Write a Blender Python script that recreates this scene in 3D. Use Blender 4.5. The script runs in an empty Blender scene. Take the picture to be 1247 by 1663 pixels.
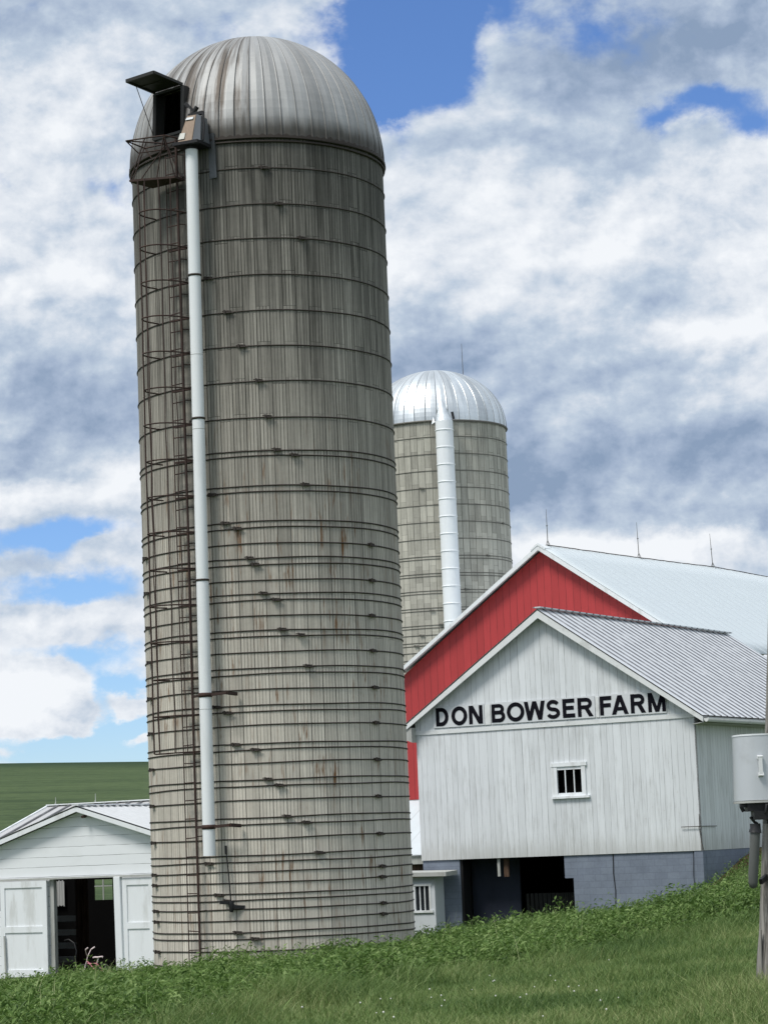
import bpy, bmesh, math, random
import numpy as np
from mathutils import Vector, Matrix
PI = math.pi
R_ = math.radians
C = bpy.context.scene.collection
scene = bpy.context.scene
random.seed(4)

# ------------------------------------------------------------------ camera
FPX = 4042.0
cam_d = bpy.data.cameras.new('camera')
cam = bpy.data.objects.new('camera', cam_d)
C.objects.link(cam)
scene.camera = cam
cam_d.sensor_fit = 'VERTICAL'
cam_d.sensor_height = 36.0
cam_d.lens = FPX / 1663 * 36.0
cam_d.clip_start = 0.5
cam_d.clip_end = 20000
PIT, ROL = R_(7.583), R_(2.356)
_f = Vector((0, math.cos(PIT), math.sin(PIT)))
_u = Vector((0, -math.sin(PIT), math.cos(PIT)))
_x = Vector((1, 0, 0))
cr = _x * math.cos(ROL) - _u * math.sin(ROL)
cu = _x * math.sin(ROL) + _u * math.cos(ROL)
m = Matrix.Identity(4)
for i in range(3):
    m[i][0] = cr[i]; m[i][1] = cu[i]; m[i][2] = -_f[i]
cam.matrix_world = m

# ------------------------------------------------------------------ world
SUN_AZ, SUN_EL = R_(226), R_(58)
world = bpy.data.worlds.new('World')
scene.world = world
world.use_nodes = True


class NT:
    def __init__(s, nt):
        s.nt = nt
        nt.nodes.clear()

    def n(s, typ, ins=None, **kw):
        nd = s.nt.nodes.new(typ)
        for k, v in kw.items():
            setattr(nd, k, v)
        if ins:
            for k, v in ins.items():
                sk = nd.inputs[k]
                if isinstance(v, bpy.types.NodeSocket):
                    s.nt.links.new(v, sk)
                else:
                    sk.default_value = v
        return nd

    def m(s, op, a, b=None, c=None, clamp=False):
        ins = {0: a}
        if b is not None: ins[1] = b
        if c is not None: ins[2] = c
        return s.n('ShaderNodeMath', ins, operation=op, use_clamp=clamp).outputs[0]

    def v(s, op, a, b=None, out=0):
        ins = {0: a}
        if b is not None: ins[1] = b
        return s.n('ShaderNodeVectorMath', ins, operation=op).outputs[out]

    def noise(s, vec, scale, detail=4, rough=.5, dist=0, out=0):
        return s.n('ShaderNodeTexNoise', {'Vector': vec, 'Scale': scale, 'Detail': detail, 'Roughness': rough, 'Distortion': dist}).outputs[out]

    def mix(s, f, a, b, blend='MIX'):
        nd = s.nt.nodes.new('ShaderNodeMix')
        nd.data_type = 'RGBA'; nd.blend_type = blend
        for idx, val in ((0, f), (6, a), (7, b)):
            if isinstance(val, bpy.types.NodeSocket):
                s.nt.links.new(val, nd.inputs[idx])
            else:
                if idx and len(val) == 3: val = (*val, 1)
                nd.inputs[idx].default_value = val
        return nd.outputs[2]

    def mr(s, val, a, b, c=0, d=1, smooth=True):
        nd = s.n('ShaderNodeMapRange', {'Value': val, 'From Min': a, 'From Max': b, 'To Min': c, 'To Max': d})
        nd.interpolation_type = 'SMOOTHSTEP' if smooth else 'LINEAR'
        return nd.outputs[0]

    def comb(s, x, y, z=0.0):
        return s.n('ShaderNodeCombineXYZ', {0: x, 1: y, 2: z}).outputs[0]

    def sep(s, v):
        return s.n('ShaderNodeSeparateXYZ', {0: v}).outputs


def pix_dir(px, py):      # compass bearing and elevation of a point of the sky
    x, y = px - 623.5, py - 831.5
    c, s_ = math.cos(ROL), math.sin(ROL)
    X = x * c - y * s_; Y = x * s_ + y * c
    d = Vector((X / FPX, math.cos(PIT) + Y / FPX * math.sin(PIT), math.sin(PIT) - Y / FPX * math.cos(PIT))).normalized()
    return math.atan2(d.x, d.y), math.asin(d.z)


W = NT(world.node_tree)
gen = W.n('ShaderNodeTexCoord').outputs['Generated']
sx, sy, sz = W.sep(gen)
az = W.m('ARCTAN2', sx, sy)
el = W.m('ARCSINE', sz)
flat = W.comb(az, el)
warp = W.noise(W.v('MULTIPLY', gen, (1, 1, 1.5)), 18, 9, .62, 0, 1)
warp = W.v('MULTIPLY', W.v('SUBTRACT', warp, (.5, .5, .5)), (.045, .030, 0))
pos = W.v('ADD', flat, warp)
def blobs(lst, start):
    acc = start
    for (px, py, rx, ry, amp) in lst:
        a_, e_ = pix_dir(px, py)
        q = W.v('MULTIPLY', W.v('SUBTRACT', pos, (a_, e_, 0)), (FPX / rx, FPX / ry, 0))
        d = W.v('DOT_PRODUCT', q, q, out=1)
        acc = W.m('MULTIPLY_ADD', W.m('POWER', .3679, d), amp, acc)
    return acc
# cloud cover: negative blobs open blue gaps, positive ones close them
COVER = [(960, 480, 420, 260, .75), (960, 780, 420, 130, .6), (100, 560, 260, 170, .4), (690, 70, 105, 115, -1.25), (590, 150, 70, 80, -.9), (600, 0, 60, 50, -.5), (800, 20, 70, 50, -.7), (960, 40, 60, 40, -.35), (1140, 165, 110, 28, -.75), (1225, 205, 60, 30, -.6),
         (790, 45, 40, 35, .5), (110, 305, 130, 26, -.30), (190, 345, 60, 16, -.25), (600, 190, 50, 35, -.5), (60, 10, 60, 20, -.2),
         (60, 880, 150, 34, -.9), (110, 960, 120, 22, -.65), (60, 1075, 120, 22, -.5), (120, 1190, 260, 60, -1.3), (180, 1110, 60, 26, -.7), (60, 1060, 160, 18, -.4), (660, 260, 30, 20, -.35),
         (900, 245, 60, 22, -.25), (460, 60, 70, 40, -.2),
         (35, 1130, 62, 46, 2.6), (85, 1160, 55, 24, 1.8), (205, 1140, 45, 16, 1.0), (215, 1192, 42, 14, 1.1), (150, 898, 60, 16, .5), (120, 1010, 120, 20, .5), (20, 1212, 30, 8, .4)]
# cloud tone: + white, - slate grey
TONE = [(900, 400, 500, 180, .04), (930, 240, 200, 60, -.18), (700, 330, 120, 60, .12), (1120, 60, 190, 90, -.62), (930, 130, 130, 60, -.25), (1000, 600, 330, 60, -.2), (1020, 745, 330, 55, -.52), (760, 690, 170, 90, -.5), (1180, 830, 160, 22, -.3),
        (820, 810, 150, 40, -.5), (60, 650, 190, 70, -.24), (130, 700, 180, 60, -.22), (40, 30, 130, 70, -.35), (700, 560, 100, 60, -.35), (1000, 430, 240, 40, -.12),
        (850, 440, 220, 70, .22), (1150, 400, 200, 70, .2), (1180, 545, 150, 34, .38), (1000, 880, 250, 26, .5), (90, 440, 140, 90, .25), (120, 220, 130, 60, .15),
        (80, 810, 160, 26, .35), (1150, 900, 200, 30, .3), (45, 1130, 70, 55, .6), (210, 1165, 60, 45, .4), (900, 330, 200, 50, .05), (1190, 270, 80, 30, .2),
        (640, 420, 60, 60, .15), (130, 1010, 140, 30, .2), (560, 120, 160, 60, .05), (20, 760, 100, 18, -.3), (30, 580, 150, 40, -.15)]
g1v = W.v('MULTIPLY', gen, (1, 1, 1.25)); nz1 = W.noise(g1v, 15, 12, .56, .15); nz1b = W.noise(W.v('ADD', g1v, (-.006, 0, .012)), 15, 12, .56, .15)
g2v = W.v('MULTIPLY', gen, (1, 1, 1.4)); nz2 = W.noise(g2v, 36, 10, .58, .1); nz2b = W.noise(W.v('ADD', g2v, (-.003, 0, .006)), 36, 10, .58, .1)
cov = blobs(COVER, .42)
cov = W.m('MULTIPLY_ADD', W.m('SUBTRACT', nz1, .5), 2.2, cov)
cov = W.m('MULTIPLY_ADD', W.m('SUBTRACT', nz2, .5), .7, cov)
alpha = W.mr(cov, -.22, .30)
tone = blobs(TONE, .60)
tone = W.m('MULTIPLY_ADD', W.m('SUBTRACT', nz2, .5), .30, tone)
tone = W.m('MULTIPLY_ADD', W.m('SUBTRACT', W.noise(W.v('ADD', W.v('MULTIPLY', gen, (1, 1, 1.7)), (3.1, 0, .7)), 10, 8, .48, .1), .5), .95, tone)
tone = W.m('MULTIPLY_ADD', W.m('SUBTRACT', nz1, nz1b), 1.9, tone)
tone = W.m('MULTIPLY_ADD', W.m('SUBTRACT', nz2, nz2b), .9, tone)
tone = W.m('MULTIPLY_ADD', W.mr(cov, .0, .5, 1, 0), .12, tone)
cr_ = W.n('ShaderNodeValToRGB', {0: tone})
e = cr_.color_ramp.elements
e[0].position = 0.0; e[0].color = (.26, .35, .50, 1)
e[1].position = 1.0; e[1].color = (.90, .93, .97, 1)
for p_, c_ in ((.25, (.38, .47, .62)), (.5, (.52, .61, .73)), (.75, (.74, .79, .86))):
    ee = e.new(p_); ee.color = (*c_, 1)
sky = W.n('ShaderNodeTexSky', sky_type='NISHITA', sun_disc=False, sun_elevation=SUN_EL, sun_rotation=SUN_AZ, air_density=1.0, dust_density=.0, ozone_density=4.0)
bg1 = W.n('ShaderNodeBackground', {'Color': W.mix(1.0, sky.outputs[0], (.70, .85, 1.13), 'MULTIPLY'), 'Strength': .12}).outputs[0]
bg2 = W.n('ShaderNodeBackground', {'Color': cr_.outputs[0], 'Strength': 1.0}).outputs[0]
mx = W.n('ShaderNodeMixShader', {0: alpha, 1: bg1, 2: bg2}).outputs[0]
W.n('ShaderNodeOutputWorld', {'Surface': mx})

sd = bpy.data.lights.new('sun', 'SUN')
sd.energy = 3.1; sd.angle = R_(18); sd.color = (1.0, .96, .90)
sun = bpy.data.objects.new('sun', sd); C.objects.link(sun)
sdir = Vector((math.sin(SUN_AZ) * math.cos(SUN_EL), math.cos(SUN_AZ) * math.cos(SUN_EL), math.sin(SUN_EL)))
sun.rotation_euler = sdir.to_track_quat('Z', 'Y').to_euler()
sun.location = sdir * 100
scene.view_settings.view_transform = 'Standard'
scene.view_settings.look = 'None'
scene.view_settings.exposure = 0.0
scene.view_settings.gamma = 1.0
try:
    scene.render.engine = 'CYCLES'
except Exception:
    pass

# ------------------------------------------------------------------ helpers
def tag(o, label=None, cat=None, group=None, kind=None):
    if label: o['label'] = label
    if cat: o['category'] = cat
    if group: o['group'] = group
    if kind: o['kind'] = kind
    return o


ZB = {}
def empty(name, loc, rz=0.0, label=None, cat=None, group=None):
    o = bpy.data.objects.new(name, None)
    C.objects.link(o)
    o.location = loc; o.rotation_euler = (0, 0, rz)
    o.empty_display_size = .3
    ZB[o.name] = loc[2]
    return tag(o, label, cat, group)


class MB:
    """collects shapes; build() makes ONE mesh object. z is absolute (camera height = 0); x, y are local to the parent."""
    def __init__(s):
        s.v = []; s.f = []; s.uv = []; s.smooth = []

    def face(s, pts, uv=None, smooth=False):
        b = len(s.v); s.v += [tuple(p) for p in pts]
        s.f.append(tuple(range(b, b + len(pts)))); s.uv.append(uv); s.smooth.append(smooth)

    def grid(s, rows, uvs=None, closed=False, smooth=True):
        b = len(s.v); nr = len(rows); nc = len(rows[0])
        for r in rows: s.v += [tuple(p) for p in r]
        for i in range(nr - 1):
            for j in range(nc if closed else nc - 1):
                k = (j + 1) % nc
                s.f.append((b + i * nc + j, b + i * nc + k, b + (i + 1) * nc + k, b + (i + 1) * nc + j))
                if uvs:
                    kk = j + 1
                    s.uv.append([uvs[i][j], uvs[i][kk], uvs[i + 1][kk], uvs[i + 1][j]])
                else:
                    s.uv.append(None)
                s.smooth.append(smooth)
        return b

    def box(s, x0, x1, y0, y1, z0, z1, top=None):
        p = [(x0, y0, z0), (x1, y0, z0), (x1, y1, z0), (x0, y1, z0), (x0, y0, z1), (x1, y0, z1), (x1, y1, z1), (x0, y1, z1)]
        s.hexa(p)

    def hexa(s, p):
        b = len(s.v); s.v += [tuple(q) for q in p]
        for f in ((0, 1, 5, 4), (1, 2, 6, 5), (2, 3, 7, 6), (3, 0, 4, 7), (4, 5, 6, 7), (3, 2, 1, 0)):
            s.f.append(tuple(b + i for i in f)); s.uv.append(None); s.smooth.append(False)

    def beam(s, a, b, w, h=None, up=(0, 0, 1)):
        a = Vector(a); b = Vector(b); h = h or w
        d = (b - a).normalized(); up = Vector(up)
        if abs(d.dot(up)) > .98: up = Vector((0, 1, 0))
        x = d.cross(up).normalized(); y = x.cross(d).normalized()
        q = []
        for e_ in (a, b):
            q += [e_ - x * w / 2 - y * h / 2, e_ + x * w / 2 - y * h / 2, e_ + x * w / 2 + y * h / 2, e_ - x * w / 2 + y * h / 2]
        s.hexa(q)

    def tube(s, pts, r, n=8, caps=True, r2=None):
        pts = [Vector(p) for p in pts]
        rows = []
        prev = None
        for i, p in enumerate(pts):
            d = (pts[min(i + 1, len(pts) - 1)] - pts[max(i - 1, 0)]).normalized()
            if prev is None:
                up = Vector((0, 0, 1)) if abs(d.z) < .9 else Vector((0, 1, 0))
                x = d.cross(up).normalized()
            else:
                x = (prev - d * prev.dot(d)).normalized()
            y = d.cross(x).normalized(); prev = x
            rr = r if r2 is None else r + (r2 - r) * i / (len(pts) - 1)
            if isinstance(r, (list, tuple)): rr = r[i]
            rows.append([p + (x * math.cos(t) + y * math.sin(t)) * rr for t in (2 * PI * k / n for k in range(n))])
        b = s.grid(rows, closed=True)
        if caps:
            nr = len(rows)
            s.face(rows[0][::-1]); s.face(rows[-1])

    def ring(s, cx, cy, z, r, t, n=96, a0=0, a1=2 * PI, wob=0, tz=None):
        closed = abs(a1 - a0 - 2 * PI) < 1e-6
        pts = []
        cnt = n if closed else n + 1
        ph = random.random() * 6
        rows = []
        for i in range(cnt):
            a = a0 + (a1 - a0) * i / n
            zz = z + wob * math.sin(3 * a + ph) + wob * .6 * math.sin(7 * a + ph * 2)
            rows.append([(cx + (r + t * math.cos(k)) * math.sin(a), cy - (r + t * math.cos(k)) * math.cos(a), zz + (tz or t) * math.sin(k)) for k in (2 * PI * q / 6 for q in range(6))])
        if closed: rows.append(rows[0])
        s.grid(rows, closed=True)

    def slab(s, pts, n, t):
        """polygon pts extruded by t along vector n"""
        n = Vector(n) * t; k = len(pts)
        a = [Vector(p) for p in pts]; b = [p + n for p in a]
        s.face(b); s.face(a[::-1])
        for i in range(k):
            j = (i + 1) % k
            s.face([a[i], a[j], b[j], b[i]])

    def build(s, name, mat, parent=None, bevel=0, merge=False, **kw):
        zb = 0.0
        q = parent
        if q is not None:
            while q.parent: q = q.parent
            zb = ZB.get(q.name, 0.0)
        me = bpy.data.meshes.new(name)
        me.from_pydata([(a, b, c - zb) for a, b, c in s.v], [], s.f)
        uvl = me.uv_layers.new(name='UVMap')
        vs = s.v
        for p, uv in zip(me.polygons, s.uv):
            p.use_smooth = s.smooth[p.index]
            if uv is None:
                nx, ny, nz = abs(p.normal.x), abs(p.normal.y), abs(p.normal.z)
                for li, vi in zip(p.loop_indices, p.vertices):
                    x, y, z = vs[vi]
                    if nz > .8: c = (x, y)
                    elif nx > ny: c = (y, z)
                    else: c = (x, z)
                    uvl.data[li].uv = c
            else:
                for li, c in zip(p.loop_indices, uv): uvl.data[li].uv = c
        if mat: me.materials.append(mat)
        o = bpy.data.objects.new(name, me); C.objects.link(o)
        if parent: o.parent = parent
        if bevel:
            bv = o.modifiers.new('bevel', 'BEVEL'); bv.width = bevel; bv.segments = 2; bv.limit_method = 'ANGLE'
        return tag(o, **kw)


# ------------------------------------------------------------------ materials
def new_mat(name):
    mt = bpy.data.materials.new(name); mt.use_nodes = True
    return mt, NT(mt.node_tree)

def finish(N, col, rough=.7, metal=0.0, bump=None, bstr=.3, bdist=.01, spec=.5):
    ins = {'Base Color': col if isinstance(col, bpy.types.NodeSocket) else (*col, 1), 'Roughness': rough, 'Metallic': metal}
    b = N.n('ShaderNodeBsdfPrincipled', ins)
    b.inputs['Specular IOR Level'].default_value = spec
    if bump is not None:
        bp = N.n('ShaderNodeBump', {'Height': bump, 'Strength': bstr, 'Distance': bdist})
        N.nt.links.new(bp.outputs[0], b.inputs['Normal'])
    N.n('ShaderNodeOutputMaterial', {'Surface': b.outputs[0]})
    return b

def simple(name, col, rough=.6, metal=0.0, var=.25, scale=6, stretch=(1, 1, 1), dirt=None, dirt_amt=.0, bump=.15, spec=.5):
    mt, N = new_mat(name)
    oc = N.n('ShaderNodeTexCoord').outputs['Object']
    v = N.v('MULTIPLY', oc, stretch)
    a = N.noise(v, scale, 6, .6)
    b = N.noise(v, scale * 7, 4, .6)
    k = N.m('MULTIPLY_ADD', N.m('SUBTRACT', N.m('ADD', N.m('MULTIPLY', a, .7), N.m('MULTIPLY', b, .3)), .5), var * 2, 1.0)
    c = N.v('SCALE', (*col,)); nd = c.node; N.nt.links.new(k, nd.inputs['Scale'])
    if dirt:
        f = N.mr(N.noise(v, scale * .6, 6, .65), .5, .68, 0, dirt_amt)
        c = N.mix(f, c, dirt)
    finish(N, c, rough, metal, b, bump, .01, spec)
    return mt

def line_mask(N, frac, w):
    """1 on a thin line around frac = 0 / 1"""
    d = N.m('ABSOLUTE', N.m('SUBTRACT', frac, .5))
    return N.mr(d, .5 - w, .5 - w * .3)

def boards(name, width, col, seam, grime_or_shade=(.3, .3, .27), grime_amt=.25, var=.10, horiz=False, seamw=.05, rough=.75, seam_amt=.8, irregular=.35, rust=0, spec=.3, streaks=True):
    mt, N = new_mat(name)
    uv = N.n('ShaderNodeUVMap', uv_map='UVMap').outputs[0]
    x, y, _ = N.sep(uv)
    if horiz: x, y = y, x
    jx = N.noise(N.comb(N.m('MULTIPLY', x, 2.2), 0.0), 1.0, 1, .5)
    xx = N.m('MULTIPLY_ADD', N.m('SUBTRACT', jx, .5), width * irregular * 2, x)
    wav = N.m('MULTIPLY', N.m('SUBTRACT', N.noise(N.comb(N.m('MULTIPLY', x, 3), N.m('MULTIPLY', y, .8)), 2, 2), .5), width * .12)
    xx = N.m('ADD', xx, wav)
    t = N.m('DIVIDE', xx, width)
    idx = N.m('FLOOR', t); fr = N.m('FRACT', t)
    rnd = N.n('ShaderNodeTexWhiteNoise', {'W': idx}, noise_dimensions='1D').outputs[0]
    sm = line_mask(N, fr, seamw)
    brk = N.mr(N.noise(N.comb(N.m('MULTIPLY', idx, 3.3), N.m('MULTIPLY', y, .9)), 1.4, 3), .36, .56, .25, 1)
    sm = N.m('MULTIPLY', N.m('MULTIPLY', sm, brk), seam_amt)
    sv = N.comb(N.m('MULTIPLY', x, 9), N.m('MULTIPLY', y, .7)) if streaks else N.comb(x, y)
    g1 = N.noise(sv, 1.5, 7, .65)
    g2 = N.noise(N.comb(x, y), .55, 5, .6)
    g = N.m('MULTIPLY', N.mr(N.m('ADD', N.m('MULTIPLY', g1, .6), N.m('MULTIPLY', g2, .4)), .46, .72), grime_amt)
    k = N.m('MULTIPLY_ADD', N.m('SUBTRACT', rnd, .5), var * 2, 1.0)
    c = N.v('SCALE', (*col,)); N.nt.links.new(k, c.node.inputs['Scale'])
    c = N.mix(g, c, grime_or_shade)
    c = N.mix(sm, c, seam)
    # flaking specks
    fl = N.noise(N.comb(N.m('MULTIPLY', x, 16), N.m('MULTIPLY', y, 3.5)), 1.3, 5, .7)
    c = N.mix(N.m('MULTIPLY', N.mr(fl, .66, .72), grime_amt * 1.6, clamp=True), c, grime_or_shade)
    if name.startswith('whitewashed'):      # nail rust and splashed dirt low on the boards
        nr = N.noise(N.comb(N.m('MULTIPLY', x, 7), N.m('MULTIPLY', y, 2.2)), 1.7, 4, .6)
        c = N.mix(N.m('MULTIPLY', N.mr(nr, .68, .76), .5), c, (.30, .24, .18))
        sp = N.m('MULTIPLY', N.mr(N.m('ADD', y, N.m('MULTIPLY', g1, -1.1)), -1.15, -.35, 1, 0), .45)
        c = N.mix(sp, c, (.36, .36, .33))
    h = N.m('SUBTRACT', N.m('MULTIPLY', g1, .25), sm)
    finish(N, c, rough, 0, h, .5, .01, spec)
    return mt

def stave_mat(name, nst, hs, R, zlo, zhi, c_lo, c_hi, rust_amt, groove_amt, zoff=0.0, seam=.75, joint_each=False):
    """concrete silo staves: uv = (arc length, height)"""
    mt, N = new_mat(name)
    uv = N.n('ShaderNodeUVMap', uv_map='UVMap').outputs[0]
    x, y, _ = N.sep(uv)
    w = 2 * PI * R / nst
    t = N.m('DIVIDE', x, w)
    iu = N.m('FLOOR', t); fu = N.m('FRACT', t)
    par = N.m('MODULO', N.m('ADD', iu, 1000.0), 2.0)
    joff = N.m('MULTIPLY_ADD', par, .26 if joint_each else .17, -.13 if joint_each else -.085)
    tv = N.m('ADD', N.m('DIVIDE', N.m('SUBTRACT', y, zoff), hs), joff)
    iv = N.m('FLOOR', tv); fv = N.m('FRACT', tv)
    rnd = N.n('ShaderNodeTexWhiteNoise', {'Vector': N.comb(iu, iv)}, noise_dimensions='2D')
    rr, rcol = rnd.outputs[0], rnd.outputs[1]
    r2 = N.n('ShaderNodeTexWhiteNoise', {'W': iu}, noise_dimensions='1D').outputs[0]
    hgt = N.mr(N.m('ADD', y, N.m('MULTIPLY', N.m('SUBTRACT', N.noise(N.comb(N.m('MULTIPLY', x, 1.2), N.m('MULTIPLY', y, .25)), 1, 5, .6), .5), 5.0)), zlo, zhi, 0, 1, False)
    c = N.mix(hgt, c_lo, c_hi)
    # per stave tone, broad patches, fine vertical streaks
    st1 = N.noise(N.comb(N.m('MULTIPLY', x, 9), N.m('MULTIPLY', y, .45)), 1, 6, .62)
    st2 = N.noise(N.comb(N.m('MULTIPLY', x, 30), N.m('MULTIPLY', y, 1.1)), 1, 5, .6)
    pat = N.noise(N.comb(N.m('MULTIPLY', x, .8), N.m('MULTIPLY', y, .35)), 1, 4, .6)
    blot = N.noise(N.comb(x, y), 9, 6, .7)
    k = N.m('MULTIPLY_ADD', N.m('SUBTRACT', rr, .5), .36 if joint_each else .22, 1.0)
    k = N.m('MULTIPLY_ADD', N.m('SUBTRACT', r2, .5), .16, k)
    k = N.m('MULTIPLY_ADD', N.m('SUBTRACT', st1, .5), N.m('MULTIPLY_ADD', hgt, .9, .35), k)
    k = N.m('MULTIPLY_ADD', N.m('SUBTRACT', st2, .5), N.m('MULTIPLY_ADD', hgt, .55, .25), k)
    k = N.m('MULTIPLY_ADD', N.m('SUBTRACT', pat, .5), .4, k)
    k = N.m('MULTIPLY_ADD', N.m('SUBTRACT', blot, .5), .3, k)
    c = N.v('SCALE', c); N.nt.links.new(N.m('MAXIMUM', k, .25), c.node.inputs['Scale'])
    strip = N.n('ShaderNodeTexWhiteNoise', {'Vector': N.comb(N.m('FLOOR', N.m('MULTIPLY', t, 4.0)), iv)}, noise_dimensions='2D').outputs[0]
    sk = N.m('MULTIPLY_ADD', N.m('SUBTRACT', strip, .5), N.m('MULTIPLY_ADD', hgt, .42, .16) if groove_amt > .3 else .08, 1.0)
    c = N.v('SCALE', c); N.nt.links.new(sk, c.node.inputs['Scale'])
    # grooves pressed into the stave faces
    gd = N.m('FRACT', N.m('MULTIPLY', fu, 4.0))
    gm = line_mask(N, gd, .17)
    gstr = N.mr(N.m('ADD', N.m('MULTIPLY', rr, .45), N.m('MULTIPLY', N.noise(N.comb(N.m('MULTIPLY', x, 5), N.m('MULTIPLY', y, .9)), 1, 4, .6), .8)), .35, .85, .15, 1)
    gm = N.m('MULTIPLY', N.m('MULTIPLY', gm, gstr), N.m('MULTIPLY', N.m('MULTIPLY_ADD', hgt, .45, .55), groove_amt))
    c = N.mix(gm, c, (.035, .036, .03))
    # seams between staves
    sstr = N.mr(N.noise(N.comb(N.m('MULTIPLY', iu, 7.7), N.m('MULTIPLY', y, .35)), 1, 3, .6), .3, .65, .35, 1)
    sm = N.m('MULTIPLY', N.m('MULTIPLY', line_mask(N, fu, .055), sstr), seam)
    c = N.mix(sm, c, (.02, .02, .016))
    jm = N.m('MULTIPLY', line_mask(N, fv, .016 if not joint_each else .022), N.mr(rr, .1, .9, .15, .8))
    jm = N.m('MULTIPLY', jm, N.m('MULTIPLY_ADD', hgt, .6, .25))
    c = N.mix(jm, c, (.03, .03, .025))
    if rust_amt:
        z1 = N.m('MULTIPLY', N.mr(y, -2.6, 1.5, .7, 1), N.mr(y, 6.0, 8.6, 1, 0))
        rn = N.noise(N.comb(N.m('MULTIPLY', x, 11), N.m('MULTIPLY', y, 1.15)), 1, 5, .6)
        rb = N.noise(N.comb(N.m('MULTIPLY', x, .9), N.m('MULTIPLY', y, .5)), 1.1, 3, .5)
        rm = N.m('MULTIPLY', N.m('MULTIPLY', N.mr(rn, .53, .70), N.mr(rb, .38, .6)), N.m('MULTIPLY', z1, rust_amt))
        c = N.mix(rm, c, (.17, .085, .035))
    if groove_amt > .3:      # black algae runs below the rim
        dr = N.noise(N.comb(N.m('MULTIPLY', x, 5.5), N.m('MULTIPLY', y, .22)), 1.2, 6, .65)
        c = N.mix(N.m('MULTIPLY', N.m('MULTIPLY', N.mr(dr, .50, .64), N.mr(y, 3.0, 12.5, .0, 1)), .62), c, (.045, .045, .038))
    # pale lime runs and splashed bird marks near the top
    lm = N.m('MULTIPLY', N.mr(N.noise(N.comb(N.m('MULTIPLY', x, 14), N.m('MULTIPLY', y, 1.6)), 1.1, 6, .7), .64, .74), .35)
    c = N.mix(lm, c, (.36, .36, .33))
    hh = N.m('SUBTRACT', N.m('MULTIPLY', blot, .2), N.m('MAXIMUM', gm, N.m('MAXIMUM', sm, jm)))
    finish(N, c, .9, 0, hh, .6, .015, .2)
    return mt

def dome_mat(name, col, npan, rough, metal, brown, R, zr):
    mt, N = new_mat(name)
    uv = N.n('ShaderNodeUVMap', uv_map='UVMap').outputs[0]
    x, y, _ = N.sep(uv)          # x = panel number, y = 0 rim .. 1 apex
    iu = N.m('FLOOR', x); fu = N.m('FRACT', x)
    r = N.n('ShaderNodeTexWhiteNoise', {'W': iu}, noise_dimensions='1D').outputs[0]
    st = N.noise(N.comb(N.m('MULTIPLY', x, 3.0), N.m('MULTIPLY', y, 2.2)), 1, 6, .65)
    bl = N.noise(N.comb(N.m('MULTIPLY', x, .45), N.m('MULTIPLY', y, 3.5)), 1, 6, .6)
    k = N.m('MULTIPLY_ADD', N.m('SUBTRACT', r, .5), .3, 1.0)
    k = N.m('MULTIPLY_ADD', N.m('SUBTRACT', st, .5), .5, k)
    k = N.m('MULTIPLY_ADD', N.m('SUBTRACT', bl, .5), .5, k)
    c = N.v('SCALE', (*col,)); N.nt.links.new(k, c.node.inputs['Scale'])
    d = N.m('MULTIPLY', N.mr(N.noise(N.comb(N.m('MULTIPLY', x, 1.6), N.m('MULTIPLY', y, 1.3)), 1, 6, .6), .42, .62), brown)
    near = N.mr(N.m('ABSOLUTE', N.m('SUBTRACT', x, npan * .935)), 2.0, 7.5, 1, .10)
    c = N.mix(N.m('MULTIPLY', d, near), c, (.085, .068, .053))
    foot = N.m('MULTIPLY', N.mr(N.m('ADD', y, N.m('MULTIPLY', st, -.16)), -.05, .12, 1, 0), brown)
    c = N.mix(foot, c, (.06, .055, .045))
    sm = N.m('MULTIPLY', line_mask(N, fu, .05), .65)
    c = N.mix(sm, c, (.07, .07, .07))
    ro = N.m('MULTIPLY_ADD', st, .25, rough - .1)
    finish(N, c, ro, metal, bl, .25, .02, .5)
    return mt

def corr_mat(name, col, rough=.35, metal=.7, rustc=None, amt=0, var=.25, grime_or_shade=None):
    mt, N = new_mat(name)
    uv = N.n('ShaderNodeUVMap', uv_map='UVMap').outputs[0]
    a = N.noise(uv, .8, 6, .6); b = N.noise(uv, 6, 5, .65)
    k = N.m('MULTIPLY_ADD', N.m('SUBTRACT', a, .5), var, N.m('MULTIPLY_ADD', N.m('SUBTRACT', b, .5), var, 1.0))
    c = N.v('SCALE', (*col,)); N.nt.links.new(k, c.node.inputs['Scale'])
    if grime_or_shade:      # dark reflections on rib sides painted in with the dirt; sheet seams on roofwhite
        pitch, wid, dark = grime_or_shade
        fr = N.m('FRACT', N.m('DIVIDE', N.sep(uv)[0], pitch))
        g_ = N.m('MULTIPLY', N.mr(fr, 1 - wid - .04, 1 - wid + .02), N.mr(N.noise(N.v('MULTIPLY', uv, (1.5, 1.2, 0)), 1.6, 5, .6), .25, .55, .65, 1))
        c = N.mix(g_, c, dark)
    if rustc:
        c = N.mix(N.m('MULTIPLY', N.mr(N.noise(uv, 2.2, 6, .7), .55, .7), amt), c, rustc)
    finish(N, c, N.m('MULTIPLY_ADD', b, .2, rough - .1), metal, b, .1, .01)
    return mt

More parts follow.
